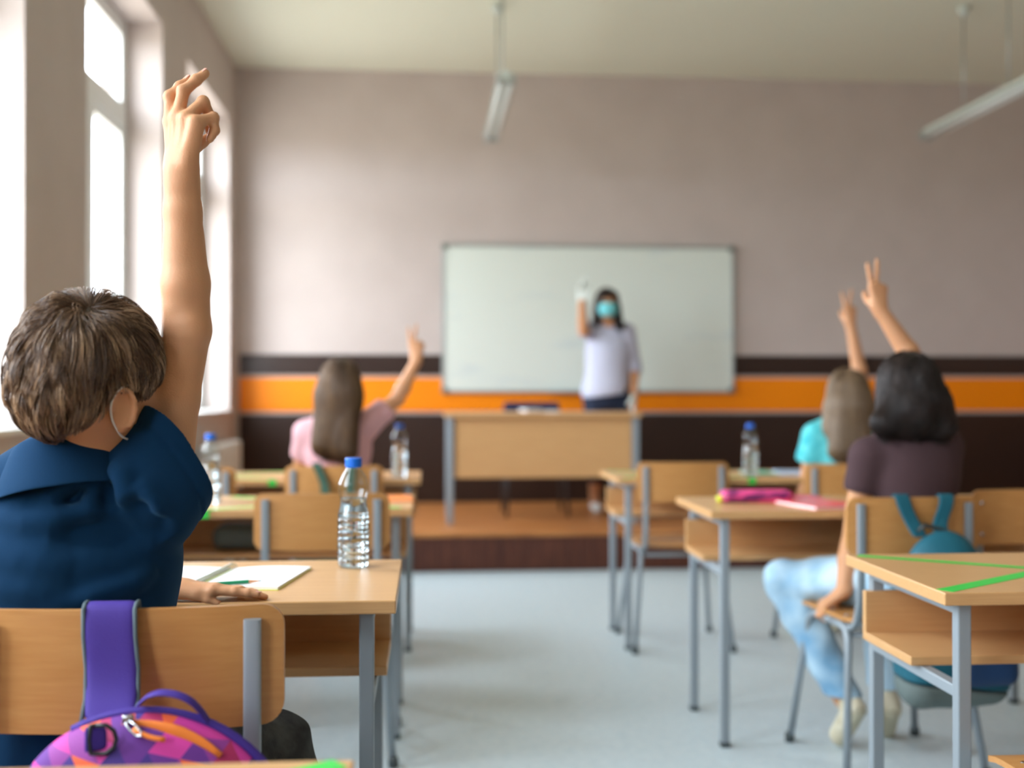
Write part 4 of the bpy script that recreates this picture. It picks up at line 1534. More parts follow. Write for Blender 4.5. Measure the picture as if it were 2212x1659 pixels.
obj('ear_loop', bm, 'elastic', mask, True)


# ------------------------------------------------------------------ purple patterned backpack on the boy's chair
bp = thing('backpack', "purple and orange triangle-print backpack hanging from the boy's chair", 'backpack', (0, 0, 0))
B = lambda u, v, y: aty(u, v, y)
bodyP = [('e', V(-0.345, 1.405, 0.560), V(0.185, 0.060, 0.185), I3, 0.03), ('b', V(-0.345, 1.408, 0.50), V(0.165, 0.062, 0.125), I3, 0.055, 0.05), ('b', V(-0.335, 1.345, 0.475), V(0.125, 0.04, 0.10), I3, 0.035, 0.03)]
Rb = rotm((0, 1, 0), radians(6))
for p in bodyP:
    pass
bagb = sculpt('bag_body', [p if p[0] != 'b' else p for p in bodyP], 0.004, 'print', bp, disp=wrinkle(4, 38, 0.0035))
# piping ridge and orange zip follow the upper rim
def rim(a0, a1, n_, rx, rz, y):
    return [V(-0.345 + rx * cos(a), y, 0.560 + rz * sin(a)) for a in np.linspace(radians(a0), radians(a1), n_)]
def onbag(pts, out):
    P_ = np.array(pts)
    for _ in range(5):
        g = grad(bodyP, P_)
        P_ = P_ + g * (out - field(bodyP, P_))[:, None] * 0.8
    return [tuple(p) for p in P_]
bm = bmesh.new()
tube(bm, onbag(rim(118, 6, 22, 0.19, 0.19, 1.405), 0.001), 0.0062, 10)
obj('piping', bm, 'purple', bagb, True)
zp = onbag([B(245, 1530, 1.36), B(300, 1538, 1.355), B(355, 1551, 1.35), B(410, 1571, 1.35), B(455, 1598, 1.35), B(485, 1624, 1.35)], 0.002)
bm = bmesh.new()
zq = arc_path(zp, 0.02)
tube(bm, zq, [0.0085 - 0.004 * abs(2 * i / (len(zq) - 1) - 0.9) for i in range(len(zq))], 12, (1.0, 0.35), True, (0, -1, 0))
zo = obj('zip', bm, 'orangezip', bagb, True)
bm = bmesh.new()
pz = onbag([B(262, 1540, 1.355), B(278, 1562, 1.35), B(300, 1578, 1.345), B(325, 1588, 1.34), B(350, 1590, 1.34)], 0.010)
q0, q1 = V(*pz[0]), V(*pz[1])
dq, sq_ = unit(q1 - q0), V(0.8, 0, 0.6)
tube(bm, [tuple(p) for p in (q0 + sq_ * 0.003, q0 + dq * 0.010 + sq_ * 0.0045, q0 + dq * 0.022 + sq_ * 0.0035, q0 + dq * 0.026, q0 + dq * 0.022 - sq_ * 0.0035, q0 + dq * 0.010 - sq_ * 0.0045, q0 - sq_ * 0.003, q0 + sq_ * 0.003)], 0.0017, 8)
box(bm, tuple(q0 + V(0, 0.004, 0.002)), (0.014, 0.007, 0.012), 0.002)
obj('zip_slider', bm, 'chrome', zo, True)
bm = bmesh.new()
tube(bm, arc_path(pz[1:], 0.01), 0.0032, 8)
obj('pull_cord', bm, 'orangezip', zo, True)
# D ring on a webbing loop
c_ = V(*onbag([B(195, 1592, 1.35)], 0.014)[0])
bm = bmesh.new()
ring_ = [c_ + V(0.000, 0, 0.017), c_ + V(0.012, 0, 0.017), c_ + V(0.021, 0, 0.010), c_ + V(0.024, 0, 0), c_ + V(0.021, 0, -0.010), c_ + V(0.012, 0, -0.017), c_ + V(-0.006, 0, -0.017), c_ + V(-0.008, 0, 0.0), c_ + V(-0.006, 0, 0.017), c_ + V(0.0, 0, 0.017)]
tube(bm, [tuple(p) for p in ring_], 0.0028, 10)
dr = obj('d_ring', bm, 'blackplastic', bagb, True)
sheet('webbing_loop', [[c_ + V(x_, y_, 0.015 - 0.03 * t_) for t_ in (0, 0.33, 0.66, 1)] for (x_, y_) in ((0.012, 0.006), (-0.004, 0.002), (-0.012, -0.004), (-0.013, 0.002), (-0.004, 0.007))], 0.002, 'purple', bagb, 1)
# grab handle
bm = bmesh.new()
hp = [B(300, 1522, 1.40), B(318, 1503, 1.395), B(345, 1495, 1.39), B(385, 1500, 1.39), B(415, 1515, 1.39), B(440, 1542, 1.40), B(458, 1572, 1.41)]
tube(bm, arc_path([tuple(p) for p in hp], 0.03), 0.006, 12, (0.35, 1.35), True, (0, -1, 0))
obj('grab_handle', bm, 'purple', bp, True)


def strap(name, path, w_, thick, m_, parent, trim=None, sub=1):
    """flat band along path of (point, across-direction)"""
    rows = []
    n_ = len(path)
    for (p, a) in path:
        a = unit(a)
        rows.append([p + a * w_ * f_ for f_ in (-0.5, -0.25, 0, 0.25, 0.5)])
    o = sheet(name, rows, thick, m_, parent, sub)
    if trim:
        for sg in (-1, 1):
            bm_ = bmesh.new()
            tube(bm_, [tuple(p + unit(a) * w_ * 0.5 * sg) for (p, a) in path], thick * 0.5, 8)
            obj('edge_binding', bm_, trim, o, True)
    return o


xa = V(1, 0.0, 0)
cx_ = -0.414
strap('shoulder_strap', [(V(cx_ - 0.004, 1.536, 0.72), xa), (V(cx_ - 0.004, 1.530, 0.80), xa), (V(cx_ - 0.003, 1.528, 0.850), xa), (V(cx_ - 0.002, 1.520, 0.8605), xa), (V(cx_, 1.503, 0.8615), xa), (V(cx_, 1.493, 0.855), xa), (V(cx_ + 0.002, 1.488, 0.82), xa), (V(cx_ + 0.007, 1.483, 0.78), xa), (V(cx_ + 0.010, 1.470, 0.745), xa), (V(cx_ + 0.014, 1.44, 0.725), xa)], 0.066, 0.006, 'purple', bp, 'greytrim')
strap('shoulder_strap', [(V(cx_ - 0.004, 1.537, 0.72), xa), (V(cx_ + 0.01, 1.545, 0.62), xa), (V(cx_ + 0.02, 1.52, 0.56), xa), (V(cx_ + 0.03, 1.46, 0.52), xa)], 0.03, 0.003, 'purple', bp)

# ------------------------------------------------------------------ teal backpack on the plum-shirt girl's chair
bp = thing('backpack', "teal and navy backpack with grey base hanging from the plum-shirt girl's chair", 'backpack', (0, 0, 0))
tb = [('e', V(1.45, 3.02, 0.55), V(0.125, 0.085, 0.20), I3, 0.03), ('b', V(1.46, 3.02, 0.44), V(0.15, 0.085, 0.175), rotm((0, 1, 0), 0.06), 0.06, 0.06)]
bagb = sculpt('bag_body', tb, 0.005, 'tealbag', bp, disp=wrinkle(14, 32, 0.006, V(0, 0, 1), 2), cuts=[(V(1.46, 3, 0.33), V(-0.1, 0, -1), 0.004)])
sculpt('bag_base', tb, 0.005, 'greybag', bp, disp=wrinkle(14, 32, 0.006, V(0, 0, 1), 2), cuts=[(V(1.46, 3, 0.325), V(0.1, 0, 1), 0.004)])
sculpt('side_pocket', [('b', V(1.53, 2.955, 0.42), V(0.088, 0.05, 0.085), I3, 0.035, 0.02)], 0.005, 'navybag', bp, disp=wrinkle(15, 50, 0.003))
for (xt, xb) in ((1.380, 1.405), (1.515, 1.475)):
    strap('shoulder_strap', [(V(xt, 3.178, 0.74), xa), (V(xt, 3.172, 0.80), xa), (V(xt, 3.165, 0.835), xa), (V(xt, 3.150, 0.842), xa), (V(xt, 3.135, 0.836), xa), (V(xt * 0.8 + xb * 0.2, 3.128, 0.80), xa), (V(xb, 3.115, 0.755), xa), (V(xb, 3.07, 0.725), xa)], 0.046, 0.006, 'tealbag', bp)
    strap('lower_strap', [(V(xt, 3.179, 0.74), xa), (V(xt, 3.17, 0.62), xa), (V(xt, 3.08, 0.45), xa), (V(xt, 3.04, 0.38), xa)], 0.02, 0.003, 'tealbag', bp)
bm = bmesh.new()
tube(bm, arc_path([(1.39, 3.055, 0.745), (1.40, 3.045, 0.765), (1.44, 3.035, 0.755), (1.48, 3.045, 0.742), (1.50, 3.055, 0.725)], 0.02), 0.007, 10, (0.6, 1.4), True, (0, -1, 0))
obj('grab_handle', bm, 'blackplastic', bp, True)

# ------------------------------------------------------------------ green backpack on the pink girl's chair
bp = thing('backpack', "dark green backpack whose straps lie over the pink-shirt girl's chair", 'backpack', (0, 0, 0))
sculpt('bag_body', [('b', V(-0.385, 4.55, 0.53), V(0.14, 0.06, 0.17), I3, 0.05, 0.05)], 0.007, 'greenbag', bp, disp=wrinkle(24, 30, 0.005))
for xt in (-0.455, -0.31):
    xb = xt * 0.7 - 0.385 * 0.3 + 0.02
    strap('shoulder_strap', [(V(xt, 4.695, 0.76), xa), (V(xt, 4.690, 0.825), xa), (V(xt, 4.680, 0.845), xa), (V(xt, 4.662, 0.846), xa), (V(xt, 4.652, 0.835), xa), (V(xb, 4.645, 0.76), xa), (V(xb, 4.61, 0.70), xa), (V(xb, 4.58, 0.67), xa)], 0.038, 0.005, 'greenbag', bp)


# ------------------------------------------------------------------ long hair combed down over an implicit volume
def long_hair(prims, crown, n_, K_, seg, zend, m_, parent, seed, clump=12, spread=0.006, rad=0.0009, wave=0.3, maskf=None, vox=0.006, grow=0.0, zr=0.05):
    r_ = np.random.default_rng(seed)
    cap = sculpt('hair', prims, vox, m_, parent, grow=grow, disp=(lambda P: np.where(maskf(P), 0, -0.06)) if maskf else None)
    nn_ = n_ // clump
    lo = np.min([prim_box(p)[0] for p in prims[:2]], 0)
    hi = np.max([prim_box(p)[1] for p in prims[:2]], 0)
    P = r_.uniform(lo, hi, size=(nn_ * 4, 3))
    for _ in range(8):
        g = grad(prims, P)
        P = P - g * field(prims, P)[:, None]
    ok = (np.abs(field(prims, P)) < 0.004) & (P[:, 2] > zend + 0.08)
    if maskf:
        ok &= maskf(P)
    P = P[ok][:nn_]
    nn_ = len(P)
    tot = nn_ * clump
    P = np.repeat(P, clump, 0)
    spr = r_.normal(size=(tot, 3)) * spread
    zz = zend + np.repeat(r_.uniform(-zr, zr, nn_), clump)
    jit = np.repeat(r_.normal(size=(nn_, 3)) * 0.16, clump, 0)
    ph_ = np.repeat(r_.uniform(0, 6.28, nn_), clump)
    fq = np.repeat(r_.uniform(18, 34, nn_), clump)
    cur = P + spr
    out = np.zeros((tot, K_, 3))
    for k in range(K_):
        t_ = k / (K_ - 1)
        f_ = field(prims, cur)
        g = grad(prims, cur)
        live = (cur[:, 2] > zz)[:, None]
        cur = np.where(live, cur + g * (0.004 + 0.004 * t_ - f_)[:, None] * 0.7, cur)
        out[:, k] = cur
        away = cur - crown
        away[:, 2] = 0
        away /= np.linalg.norm(away, axis=1, keepdims=True) + 1e-6
        up_ = np.clip(g[:, 2], 0, 1)[:, None]
        side = np.cross(g, V(0, 0, 1))
        d = V(0, 0, -1) + away * up_ * 1.2 + jit + side * np.sin(cur[:, 2] * fq + ph_)[:, None] * wave
        d -= g * (d * g).sum(1, keepdims=True) * 0.9
        d /= np.linalg.norm(d, axis=1, keepdims=True) + 1e-9
        cur = np.where(live, cur + d * seg - spr * (0.5 / K_), cur + d * 0.0002)
    strands('hair_strands', out, rad, m_, cap, clump_tone(len(out), clump, seed))
    return cap


def girl(label, hcen, yaw, pitch, s_, skirtm, shirtm, J, vox=0.006, hands=True):
    t = thing('person', label, 'person', (0, 0, 0))
    HPg, subg, fr_ = head_prims(hcen, yaw, pitch, s_)
    X, Y, Z, at_ = fr_
    J = dict(J)
    ch, pv = J['chest'], J['pelvis']
    k = s_ / 0.97
    tors = [('e', ch, V(0.138, 0.092, 0.15) * k, I3, 0.05), ('c', ch + V(0, 0, -0.08), pv + V(0, 0, 0.06), 0.098 * k, 0.105 * k, 0.06, V(0, 1, 0), 0.78), ('e', pv, V(0.15, 0.11, 0.09) * k, I3, 0.05)]
    nb_ = (J['shR'] + J['shL']) / 2 + V(0, 0, 0.01)
    tors += [('c', J['shL'], nb_, 0.040 * k, 0.048 * k, 0.04), ('c', nb_, J['shR'], 0.048 * k, 0.040 * k, 0.04)]
    neck = [('c', nb_, hcen - Z * 0.05, 0.048 * k, 0.046 * k, 0.03)]
    pr_ = HPg + neck + tors
    aR = limb(J['shR'], J['elR'], J['wrR'], 0.040 * k, 0.031 * k, 0.0225 * k, 1.08)
    aL = limb(J['shL'], J['elL'], J['wrL'], 0.040 * k, 0.031 * k, 0.0225 * k, 1.08)
    lg = limb(J['hipR'], J['knR'], J['anR'], 0.078 * k, 0.054 * k, 0.036 * k, 1.0) + limb(J['hipL'], J['knL'], J['anL'], 0.078 * k, 0.054 * k, 0.036 * k, 1.0)
    hR, tR = hand(J['wrR'], J['handR'][0], J['handR'][1], J['handR'][2], 0.90 * k, J['curlR'], splay=J.get('splayR', (0.12, -0.10, -0.05, -0.1)), thumb=J.get('thumbR', (0.6, 0.4, 0.3)))
    hL, tL = hand(J['wrL'], J['handL'][0], J['handL'][1], J['handL'][2], 0.90 * k, J['curlL'], thumb=J.get('thumbL', (0.6, 0.4, 0.5)))
    bd = sculpt('body', pr_ + aR + hR + aL + hL + lg, vox * 0.75, J.get('skin', 'skin'), t, sub=subg)
    eyes(at_, s_, bd)
    # shirt
    sl = J.get('sleeve', 0.45)
    eR, eL = J['shR'] * (1 - sl) + J['elR'] * sl, J['shL'] * (1 - sl) + J['elL'] * sl
    sw = J.get('sleeve_r', 0.048) * k
    shp = tors + [('c', J['shR'], eR, 0.046 * k, sw, 0.03), ('c', J['shL'], eL, 0.046 * k, sw, 0.03)]
    uR, uL = unit(J['elR'] - J['shR']), unit(J['elL'] - J['shL'])
    sb_ = [('c', nb_ + V(0, 0.0, 0.065), nb_ + V(0, 0, 0.2), 0.055 * k, 0.075 * k, 0.01), ('c', eR + uR * (sw + 0.012), eR + uR * 0.2, sw * 1.25, sw * 1.5, 0.002), ('c', eL + uL * (sw + 0.012), eL + uL * 0.2, sw * 1.25, sw * 1.5, 0.002)]
    shz = J.get('hem', pv[2] + 0.03)
    sculpt('shirt', shp, vox, shirtm, t, grow=0.009, disp=wrinkle(J['seed'], 34, 0.0035, V(0.2, 0, 1), 3), sub=sb_, cuts=[(V(0, 0, shz), V(0, 0, -1), 0.006)])
    if skirtm == 'dotted':
        kz = (J['knR'] + J['knL']) / 2
        sk = [('e', pv, V(0.165, 0.125, 0.10) * k, I3, 0.06), ('c', J['hipR'], J['knR'], 0.095 * k, 0.07 * k, 0.08), ('c', J['hipL'], J['knL'], 0.095 * k, 0.07 * k, 0.08), ('c', pv, kz, 0.095, 0.065, 0.08), ('c', kz + V(0, 0, -0.02), kz + V(0, 0, -0.12), 0.09, 0.10, 0.08)]
        sculpt('skirt', sk, vox, skirtm, t, grow=0.004, disp=wrinkle(J['seed'] + 1, 36, 0.006, V(0, 0, 1), 3), cuts=[(V(0, 0, shz - 0.0), V(0, 0, 1), 0.006)])
    else:
        tp_ = [('e', pv, V(0.158, 0.118, 0.095) * k, I3, 0.05)] + limb(J['hipR'], J['knR'], J['anR'], 0.086 * k, 0.062 * k, 0.05 * k, 1.02, 0.03) + limb(J['hipL'], J['knL'], J['anL'], 0.086 * k, 0.062 * k, 0.05 * k, 1.02, 0.03)
        cf = J.get('cuff', 0.03)
        cu = []
        for a_, b_ in ((J['knR'], J['anR']), (J['knL'], J['anL'])):
            pass
        wl = J.get('waist', pv[2] + 0.11)
        sculpt('trousers', tp_, vox, skirtm, t, grow=0.004, disp=wrinkle(J['seed'] + 1, 50, 0.005, V(0.3, 0.7, 0.2), 3), cuts=[(V(0, 0, wl), V(0, 0, 1), 0.006), (V(0, 0, cf), V(0, 0, -1), 0.003)])
    # shoes: J['feet'] = list of (heel, toe)
    for (he, to) in J['feet']:
        d = unit(to - he)
        dn = unit(J.get('footdown', V(0, 0, -1)) if abs(d[2]) < 0.5 else np.cross(np.cross(d, V(0, 0, -1)), d))
        upp = [('c', he, to, 0.036 * k, 0.034 * k, 0.02, np.cross(d, dn), 0.92), ('c', he, he - dn * 0.03, 0.034 * k, 0.036 * k, 0.02)]
        shoe = sculpt('shoe', upp, vox * 0.8, J.get('shoem', 'shoe'), t, cuts=[((he + to) / 2 + dn * 0.024, dn, 0.003)])
        sculpt('sole', [('c', he, to, 0.038 * k, 0.037 * k, 0.02, np.cross(d, dn), 0.92)], vox * 0.6, 'sole', shoe, cuts=[((he + to) / 2 + dn * 0.036, dn, 0.004), ((he + to) / 2 + dn * 0.0245, -dn, 0.002)])
    return t, bd, (X, Y, Z, at_)


UP3 = V(0, 0, 1)
PEACE = [(0.05, 0.08, 0.05), (0.05, 0.08, 0.05), (1.35, 1.7, 0.8), (1.45, 1.7, 0.8)]
GRIP = [(1.1, 0.9, 0.5), (1.15, 0.9, 0.5), (1.2, 0.9, 0.5), (1.25, 0.9, 0.5)]
REST = [(0.25, 0.3, 0.2)] * 4

# girl in plum, right column
gd, gb, F_ = girl('dark-haired person in a plum T-shirt and light jeans seated at the right, two fingers raised', aty(1958, 848, 3.345), radians(-6), radians(-4), 0.97, 'jeans', 'plum', dict(
    chest=V(1.515, 3.36, 0.915), pelvis=V(1.50, 3.335, 0.56), seed=31,
    shR=V(1.615, 3.38, 0.965), shL=aty(1872, 985, 3.36), elR=aty(1985, 795, 3.50), wrR=aty(1900, 668, 3.52),
    elL=aty(1838, 1180, 3.40), wrL=aty(1822, 1278, 3.36),
    handR=(V(-0.06, 0, 1), V(0.1, -1, 0), V(-1, -0.1, -0.1)), curlR=PEACE, splayR=(0.08, -0.16, -0.05, -0.1), thumbR=(0.35, 0.6, 0.9),
    handL=(V(-0.72, 0.25, -0.55), V(-0.6, -0.2, 0.77), V(0.3, 1, 0.1)), curlL=[(0.75, 1.1, 0.7)] * 4, thumbL=(0.6, 0.4, 0.5),
    hipR=V(1.585, 3.36, 0.555), hipL=V(1.425, 3.355, 0.555), knR=V(1.56, 3.72, 0.490), knL=V(1.185, 3.60, 0.520), anR=V(1.50, 3.54, 0.12), anL=V(1.335, 3.47, 0.16),
    cuff=0.17, waist=0.64, hem=0.62, sleeve=0.30, sleeve_r=0.047,
    feet=[(V(1.350, 3.43, 0.135), V(1.330, 3.50, 0.035)), (V(1.495, 3.50, 0.115), V(1.52, 3.58, 0.033))]), vox=0.005)
X, Y, Z, at_ = F_
hp_ = [('e', at_(0, -0.012, 0.022), V(0.088, 0.106, 0.104), I3, 0.03), ('e', at_(0, -0.035, -0.05), V(0.097, 0.092, 0.10), I3, 0.04),
       ('c', at_(-0.055, -0.055, -0.06), aty(1910, 912, 3.27), 0.056, 0.036, 0.04), ('c', at_(0.055, -0.055, -0.06), aty(2037, 915, 3.28), 0.058, 0.038, 0.04), ('c', at_(0, -0.06, -0.06), aty(1975, 890, 3.265), 0.060, 0.038, 0.05)]
hp0, Yg, Zg = at_(0, 0, 0), Y, Z
long_hair(hp_, at_(0, -0.02, 0.11), 14000, 24, 0.016, 0.968, 'hair_dark', gd, 41, clump=26, spread=0.008, rad=0.0009, wave=0.5, zr=0.03,
          maskf=lambda P: (((P - hp0) @ Yg < 0.040) | ((P - hp0) @ Zg > 0.050)), vox=0.005)

# girl in aqua, farther
gt, gb, F_ = girl('long-haired person in an aqua top and dotted skirt seated at the farthest right desk', V(1.862, 4.80, 1.128), radians(4), radians(-4), 0.95, 'dotted', 'teal', dict(
    chest=V(1.848, 4.82, 0.90), pelvis=V(1.84, 4.83, 0.56), seed=51,
    shR=V(1.965, 4.83, 0.965), shL=V(1.722, 4.82, 0.945), elR=V(1.985, 4.93, 1.155), wrR=aty(1837, 700, 4.93),
    elL=V(1.690, 4.86, 0.71), wrL=V(1.70, 4.93, 0.60),
    handR=(V(-0.02, 0, 1), V(0.1, -1, 0), V(-1, -0.1, -0.1)), curlR=PEACE, splayR=(0.18, -0.26, -0.05, -0.1), thumbR=(0.3, 0.6, 0.8),
    handL=(V(0.2, 0.9, -0.3), V(-0.2, 0.3, 1), V(0.95, -0.2, 0.2)), curlL=REST,
    hipR=V(1.915, 4.86, 0.55), hipL=V(1.765, 4.86, 0.55), knR=V(1.92, 5.14, 0.485), knL=V(1.76, 5.12, 0.485), anR=V(1.92, 5.12, 0.12), anL=V(1.74, 5.10, 0.12),
    hem=0.77, sleeve=0.40, sleeve_r=0.058,
    feet=[(V(1.92, 5.13, 0.046), V(1.92, 5.27, 0.046)), (V(1.74, 5.11, 0.046), V(1.74, 5.25, 0.046))]), vox=0.007)
X, Y, Z, at_ = F_
ht0, Yt, Zt = at_(0, 0, 0), Y, Z
long_hair([('e', at_(0, -0.012, 0.02), V(0.084, 0.100, 0.098), I3, 0.03), ('e', at_(0, -0.03, -0.05), V(0.09, 0.085, 0.09), I3, 0.04),
           ('c', at_(-0.035, -0.055, -0.06), V(1.80, 4.725, 0.89), 0.055, 0.046, 0.04), ('c', at_(0.03, -0.055, -0.06), V(1.885, 4.725, 0.86), 0.055, 0.046, 0.05), ('c', at_(-0.075, -0.01, -0.06), V(1.755, 4.77, 0.97), 0.030, 0.018, 0.03)],
          at_(0, -0.02, 0.11), 5000, 26, 0.018, 0.845, 'hair_teal', gt, 42, clump=20, spread=0.007, rad=0.0012, wave=0.12, maskf=lambda P: (((P - ht0) @ Yt < 0.035) | ((P - ht0) @ Zt > 0.045)), vox=0.007)

# girl in pink, left
gp, gb, F_ = girl('long-haired person in a pale pink shirt at the farthest left desk, two fingers raised', V(-0.372, 4.86, 1.168), radians(2), radians(-3), 0.96, 'pants', 'pink', dict(
    chest=V(-0.385, 4.89, 0.905), pelvis=V(-0.385, 4.87, 0.56), seed=61,
    shR=V(-0.258, 4.90, 1.00), shL=V(-0.520, 4.90, 0.965), elR=V(-0.128, 4.955, 1.108), wrR=aty(900, 778, 4.97),
    elL=V(-0.560, 4.98, 0.79), wrL=V(-0.45, 5.10, 0.795),
    handR=(V(-0.05, 0, 1), V(-0.25, -1, 0), V(-1, 0.25, -0.1)), curlR=PEACE, splayR=(0.10, -0.18, -0.05, -0.1), thumbR=(0.2, 0.7, 0.9),
    handL=(V(1, 0.2, -0.05), V(0, 0, 1), V(0.2, -1, 0.1)), curlL=[(0.05, 0.1, 0.05)] * 4,
    hipR=V(-0.31, 4.90, 0.55), hipL=V(-0.46, 4.90, 0.55), knR=V(-0.31, 5.26, 0.50), knL=V(-0.46, 5.26, 0.50), anR=V(-0.31, 5.20, 0.12), anL=V(-0.46, 5.20, 0.12),
    hem=0.60, sleeve=0.52, sleeve_r=0.045, cuff=0.10,
    feet=[(V(-0.31, 5.17, 0.046), V(-0.31, 5.31, 0.046)), (V(-0.46, 5.17, 0.046), V(-0.46, 5.31, 0.046))]), vox=0.007)
X, Y, Z, at_ = F_
hq0, Yq, Zq = at_(0, 0, 0), Y, Z
long_hair([('e', at_(0, -0.012, 0.02), V(0.086, 0.102, 0.104), I3, 0.03), ('e', at_(0, -0.03, -0.05), V(0.09, 0.085, 0.09), I3, 0.04),
           ('c', at_(-0.04, -0.055, -0.06), V(-0.435, 4.775, 0.92), 0.055, 0.048, 0.05), ('c', at_(0.035, -0.055, -0.06), V(-0.345, 4.775, 0.90), 0.055, 0.050, 0.05)],
          at_(0, -0.02, 0.11), 5000, 26, 0.018, 0.865, 'hair_pink', gp, 43, clump=20, spread=0.007, rad=0.0012, wave=0.3, maskf=lambda P: (((P - hq0) @ Yq < 0.035) | ((P - hq0) @ Zq > 0.045)), vox=0.007)

# ------------------------------------------------------------------ the teacher in front of the whiteboard
tt = thing('person', 'masked adult in a pale blouse and dark jeans standing at the whiteboard, gloved hand raised', 'person', (0, 0, 0))
thc = V(1.345, 8.20, 1.800)
HPt, subt, (X, Y, Z, at_) = head_prims(thc, pi + radians(4), radians(0), 1.0)
pz = PZ
shRt, shLt = V(1.225, 8.25, 1.600), V(1.500, 8.25, 1.590)
elRt, wrRt = V(1.150, 8.10, 1.585), V(1.132, 8.04, 1.80)
elLt, wrLt = V(1.560, 8.27, 1.33), V(1.540, 8.18, 1.115)
hipRt, hipLt = V(1.27, 8.27, 1.10), V(1.43, 8.27, 1.10)
knRt, knLt = V(1.262, 8.25, 0.72), V(1.44, 8.26, 0.72)
anRt, anLt = V(1.262, 8.27, 0.34), V(1.445, 8.29, 0.34)
torst = [('e', V(1.362, 8.26, 1.47), V(0.160, 0.105, 0.19), I3, 0.05), ('c', V(1.360, 8.26, 1.40), V(1.355, 8.27, 1.18), 0.115, 0.13, 0.06, V(0, 1, 0), 0.75), ('e', V(1.35, 8.27, 1.13), V(0.168, 0.115, 0.12), I3, 0.05),
         ('c', shRt, V(1.36, 8.25, 1.635), 0.048, 0.052, 0.04), ('c', V(1.36, 8.25, 1.635), shLt, 0.052, 0.048, 0.04)]
nk = [('c', V(1.36, 8.25, 1.63), thc + V(0, 0.02, -0.05), 0.052, 0.05, 0.03)]
at1 = limb(shRt, elRt, wrRt, 0.045, 0.036, 0.026, 1.06)
at2 = limb(shLt, elLt, wrLt, 0.045, 0.036, 0.026, 1.06)
lgt = limb(hipRt, knRt, anRt, 0.088, 0.058, 0.038, 1.02) + limb(hipLt, knLt, anLt, 0.088, 0.058, 0.038, 1.02)
handargs1 = (wrRt, V(0.05, -0.05, 1), V(0, 1, 0.05), V(1, 0, 0.0), 1.0, [(0.05, 0.1, 0.05), (0.05, 0.1, 0.05), (0.3, 0.5, 0.3), (0.4, 0.6, 0.3)])
handargs2 = (wrLt, V(-0.02, -0.12, -1), V(0.9, 0.3, 0), V(-0.3, -0.95, 0.1), 1.0, [(0.25, 0.35, 0.2)] * 4)
h1, _ = hand(*handargs1)
h2, _ = hand(*handargs2)
tbd = sculpt('body', HPt + nk + torst + at1 + at2 + h1 + h2 + lgt + [('c', a_ + V(0, 0, 0), a_ + V(0, -0.02, -0.05), 0.034, 0.03, 0.02) for a_ in (anRt, anLt)], 0.0055, 'skin', tt, sub=subt)
eyes(at_, 1.0, tbd)
for h_ in (h1, h2):
    sculpt('glove', h_, 0.0035, 'glove', tt, grow=0.0022)
slR, slL = shRt * 0.35 + elRt * 0.65, elLt + (wrLt - elLt) * 0.15
blz = torst + [('c', V(1.36, 8.26, 1.40), V(1.352, 8.262, 1.17), 0.135, 0.165, 0.05, V(0, 1, 0), 0.78), ('c', shRt, slR, 0.052, 0.052, 0.03), ('c', shLt, elLt, 0.052, 0.046, 0.03), ('c', elLt, slL, 0.046, 0.046, 0.01)]
ur, ul = unit(elRt - shRt), unit(wrLt - elLt)
blouse = sculpt('blouse', blz, 0.006, 'blouse', tt, grow=0.012, disp=wrinkle(71, 24, 0.006, V(0.15, 0, 1), 3), cuts=[(V(1.35, 8.26, 1.115), V(0.12, 0, -1), 0.006)],
                sub=[('c', V(1.36, 8.19, 1.675), V(1.35, 8.17, 1.85), 0.052, 0.09, 0.01), ('c', slR + ur * 0.055, slR + ur * 0.2, 0.06, 0.09, 0.002), ('c', slL + ul * 0.05, slL + ul * 0.2, 0.056, 0.09, 0.002)])
sculpt('jeans', [('e', V(1.35, 8.27, 1.10), V(0.172, 0.12, 0.13), I3, 0.05)] + limb(hipRt, knRt, anRt + V(0, 0, 0.06), 0.095, 0.066, 0.056, 1.0, 0.03) + limb(hipLt, knLt, anLt + V(0, 0, 0.06), 0.095, 0.066, 0.056, 1.0, 0.03), 0.006, 'darkjeans', tt, grow=0.003,
       disp=wrinkle(72, 40, 0.004), cuts=[(V(0, 0, 0.46), V(0, 0, -1), 0.003), (V(0, 0, 1.19), V(0, 0, 1), 0.004)])
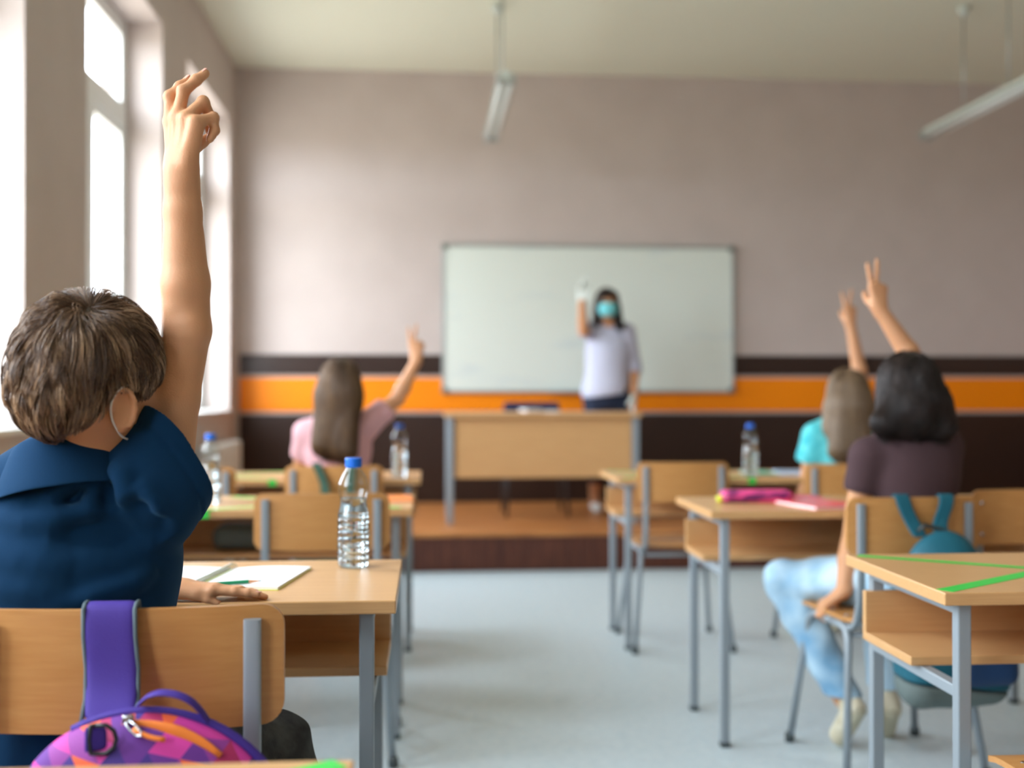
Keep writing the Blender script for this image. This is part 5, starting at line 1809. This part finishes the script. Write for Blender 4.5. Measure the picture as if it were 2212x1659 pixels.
for a_ in (anRt, anLt):
    he, to = V(a_[0], a_[1] + 0.0, PZ + 0.036), V(a_[0], a_[1] - 0.16, PZ + 0.030)
    shoe = sculpt('shoe', [('c', he, to, 0.036, 0.030, 0.02), ('c', he, he + V(0, 0.01, 0.035), 0.034, 0.032, 0.02)], 0.005, 'white', tt, cuts=[(V(0, 0, PZ + 0.015), V(0, 0, -1), 0.002)])
    sculpt('sole', [('c', he, to, 0.038, 0.032, 0.02)], 0.004, 'sole', shoe, cuts=[(V(0, 0, PZ + 0.001), V(0, 0, -1), 0.002), (V(0, 0, PZ + 0.0145), V(0, 0, 1), 0.002)])
tmask = sculpt('face_mask', [('e', at_(0, 0.052, -0.045), V(0.066, 0.064, 0.060), np.array([X, Y, Z]), 0.02), ('e', at_(0, 0.088, -0.04), V(0.03, 0.028, 0.03), np.array([X, Y, Z]), 0.03)], 0.004, 'mask', tt, grow=0.006,
               cuts=[(at_(0, 0.03, 0), -Y, 0.003), (at_(0, 0, -0.002), Z, 0.003), (at_(0, 0, -0.105), -Z, 0.003)])
for sg in (-1, 1):
    bm = bmesh.new()
    tube(bm, arc_path([tuple(at_(sg * x_, y_, z_)) for x_, y_, z_ in ((0.056, 0.055, -0.012), (0.08, 0.01, 0.004), (0.087, -0.02, -0.01), (0.083, -0.025, -0.045), (0.06, 0.04, -0.085))], 0.01), 0.0016, 8)
    obj('ear_loop', bm, 'elastic', tmask, True)
hz0, Yh, Zh, Xh = at_(0, 0, 0), Y, Z, X
long_hair([('e', at_(0, -0.014, 0.024), V(0.086, 0.104, 0.094), I3, 0.02), ('e', at_(0, -0.05, -0.04), V(0.088, 0.07, 0.09), I3, 0.04),
           ('c', at_(-0.066, -0.02, -0.04), at_(-0.085, 0.045, -0.18), 0.034, 0.026, 0.03), ('c', at_(0.066, -0.02, -0.04), at_(0.085, 0.01, -0.15), 0.034, 0.024, 0.03), ('c', at_(0, -0.06, -0.05), at_(0, -0.07, -0.17), 0.06, 0.05, 0.04)],
          at_(0, -0.01, 0.11), 3600, 22, 0.015, 1.64, 'hair_dark', tt, 44, clump=18, spread=0.006, rad=0.0012, wave=0.25,
          maskf=lambda P: (((P - hz0) @ Yh < 0.03) | ((P - hz0) @ Zh > 0.055) | (np.abs((P - hz0) @ Xh) > 0.062)), vox=0.006)
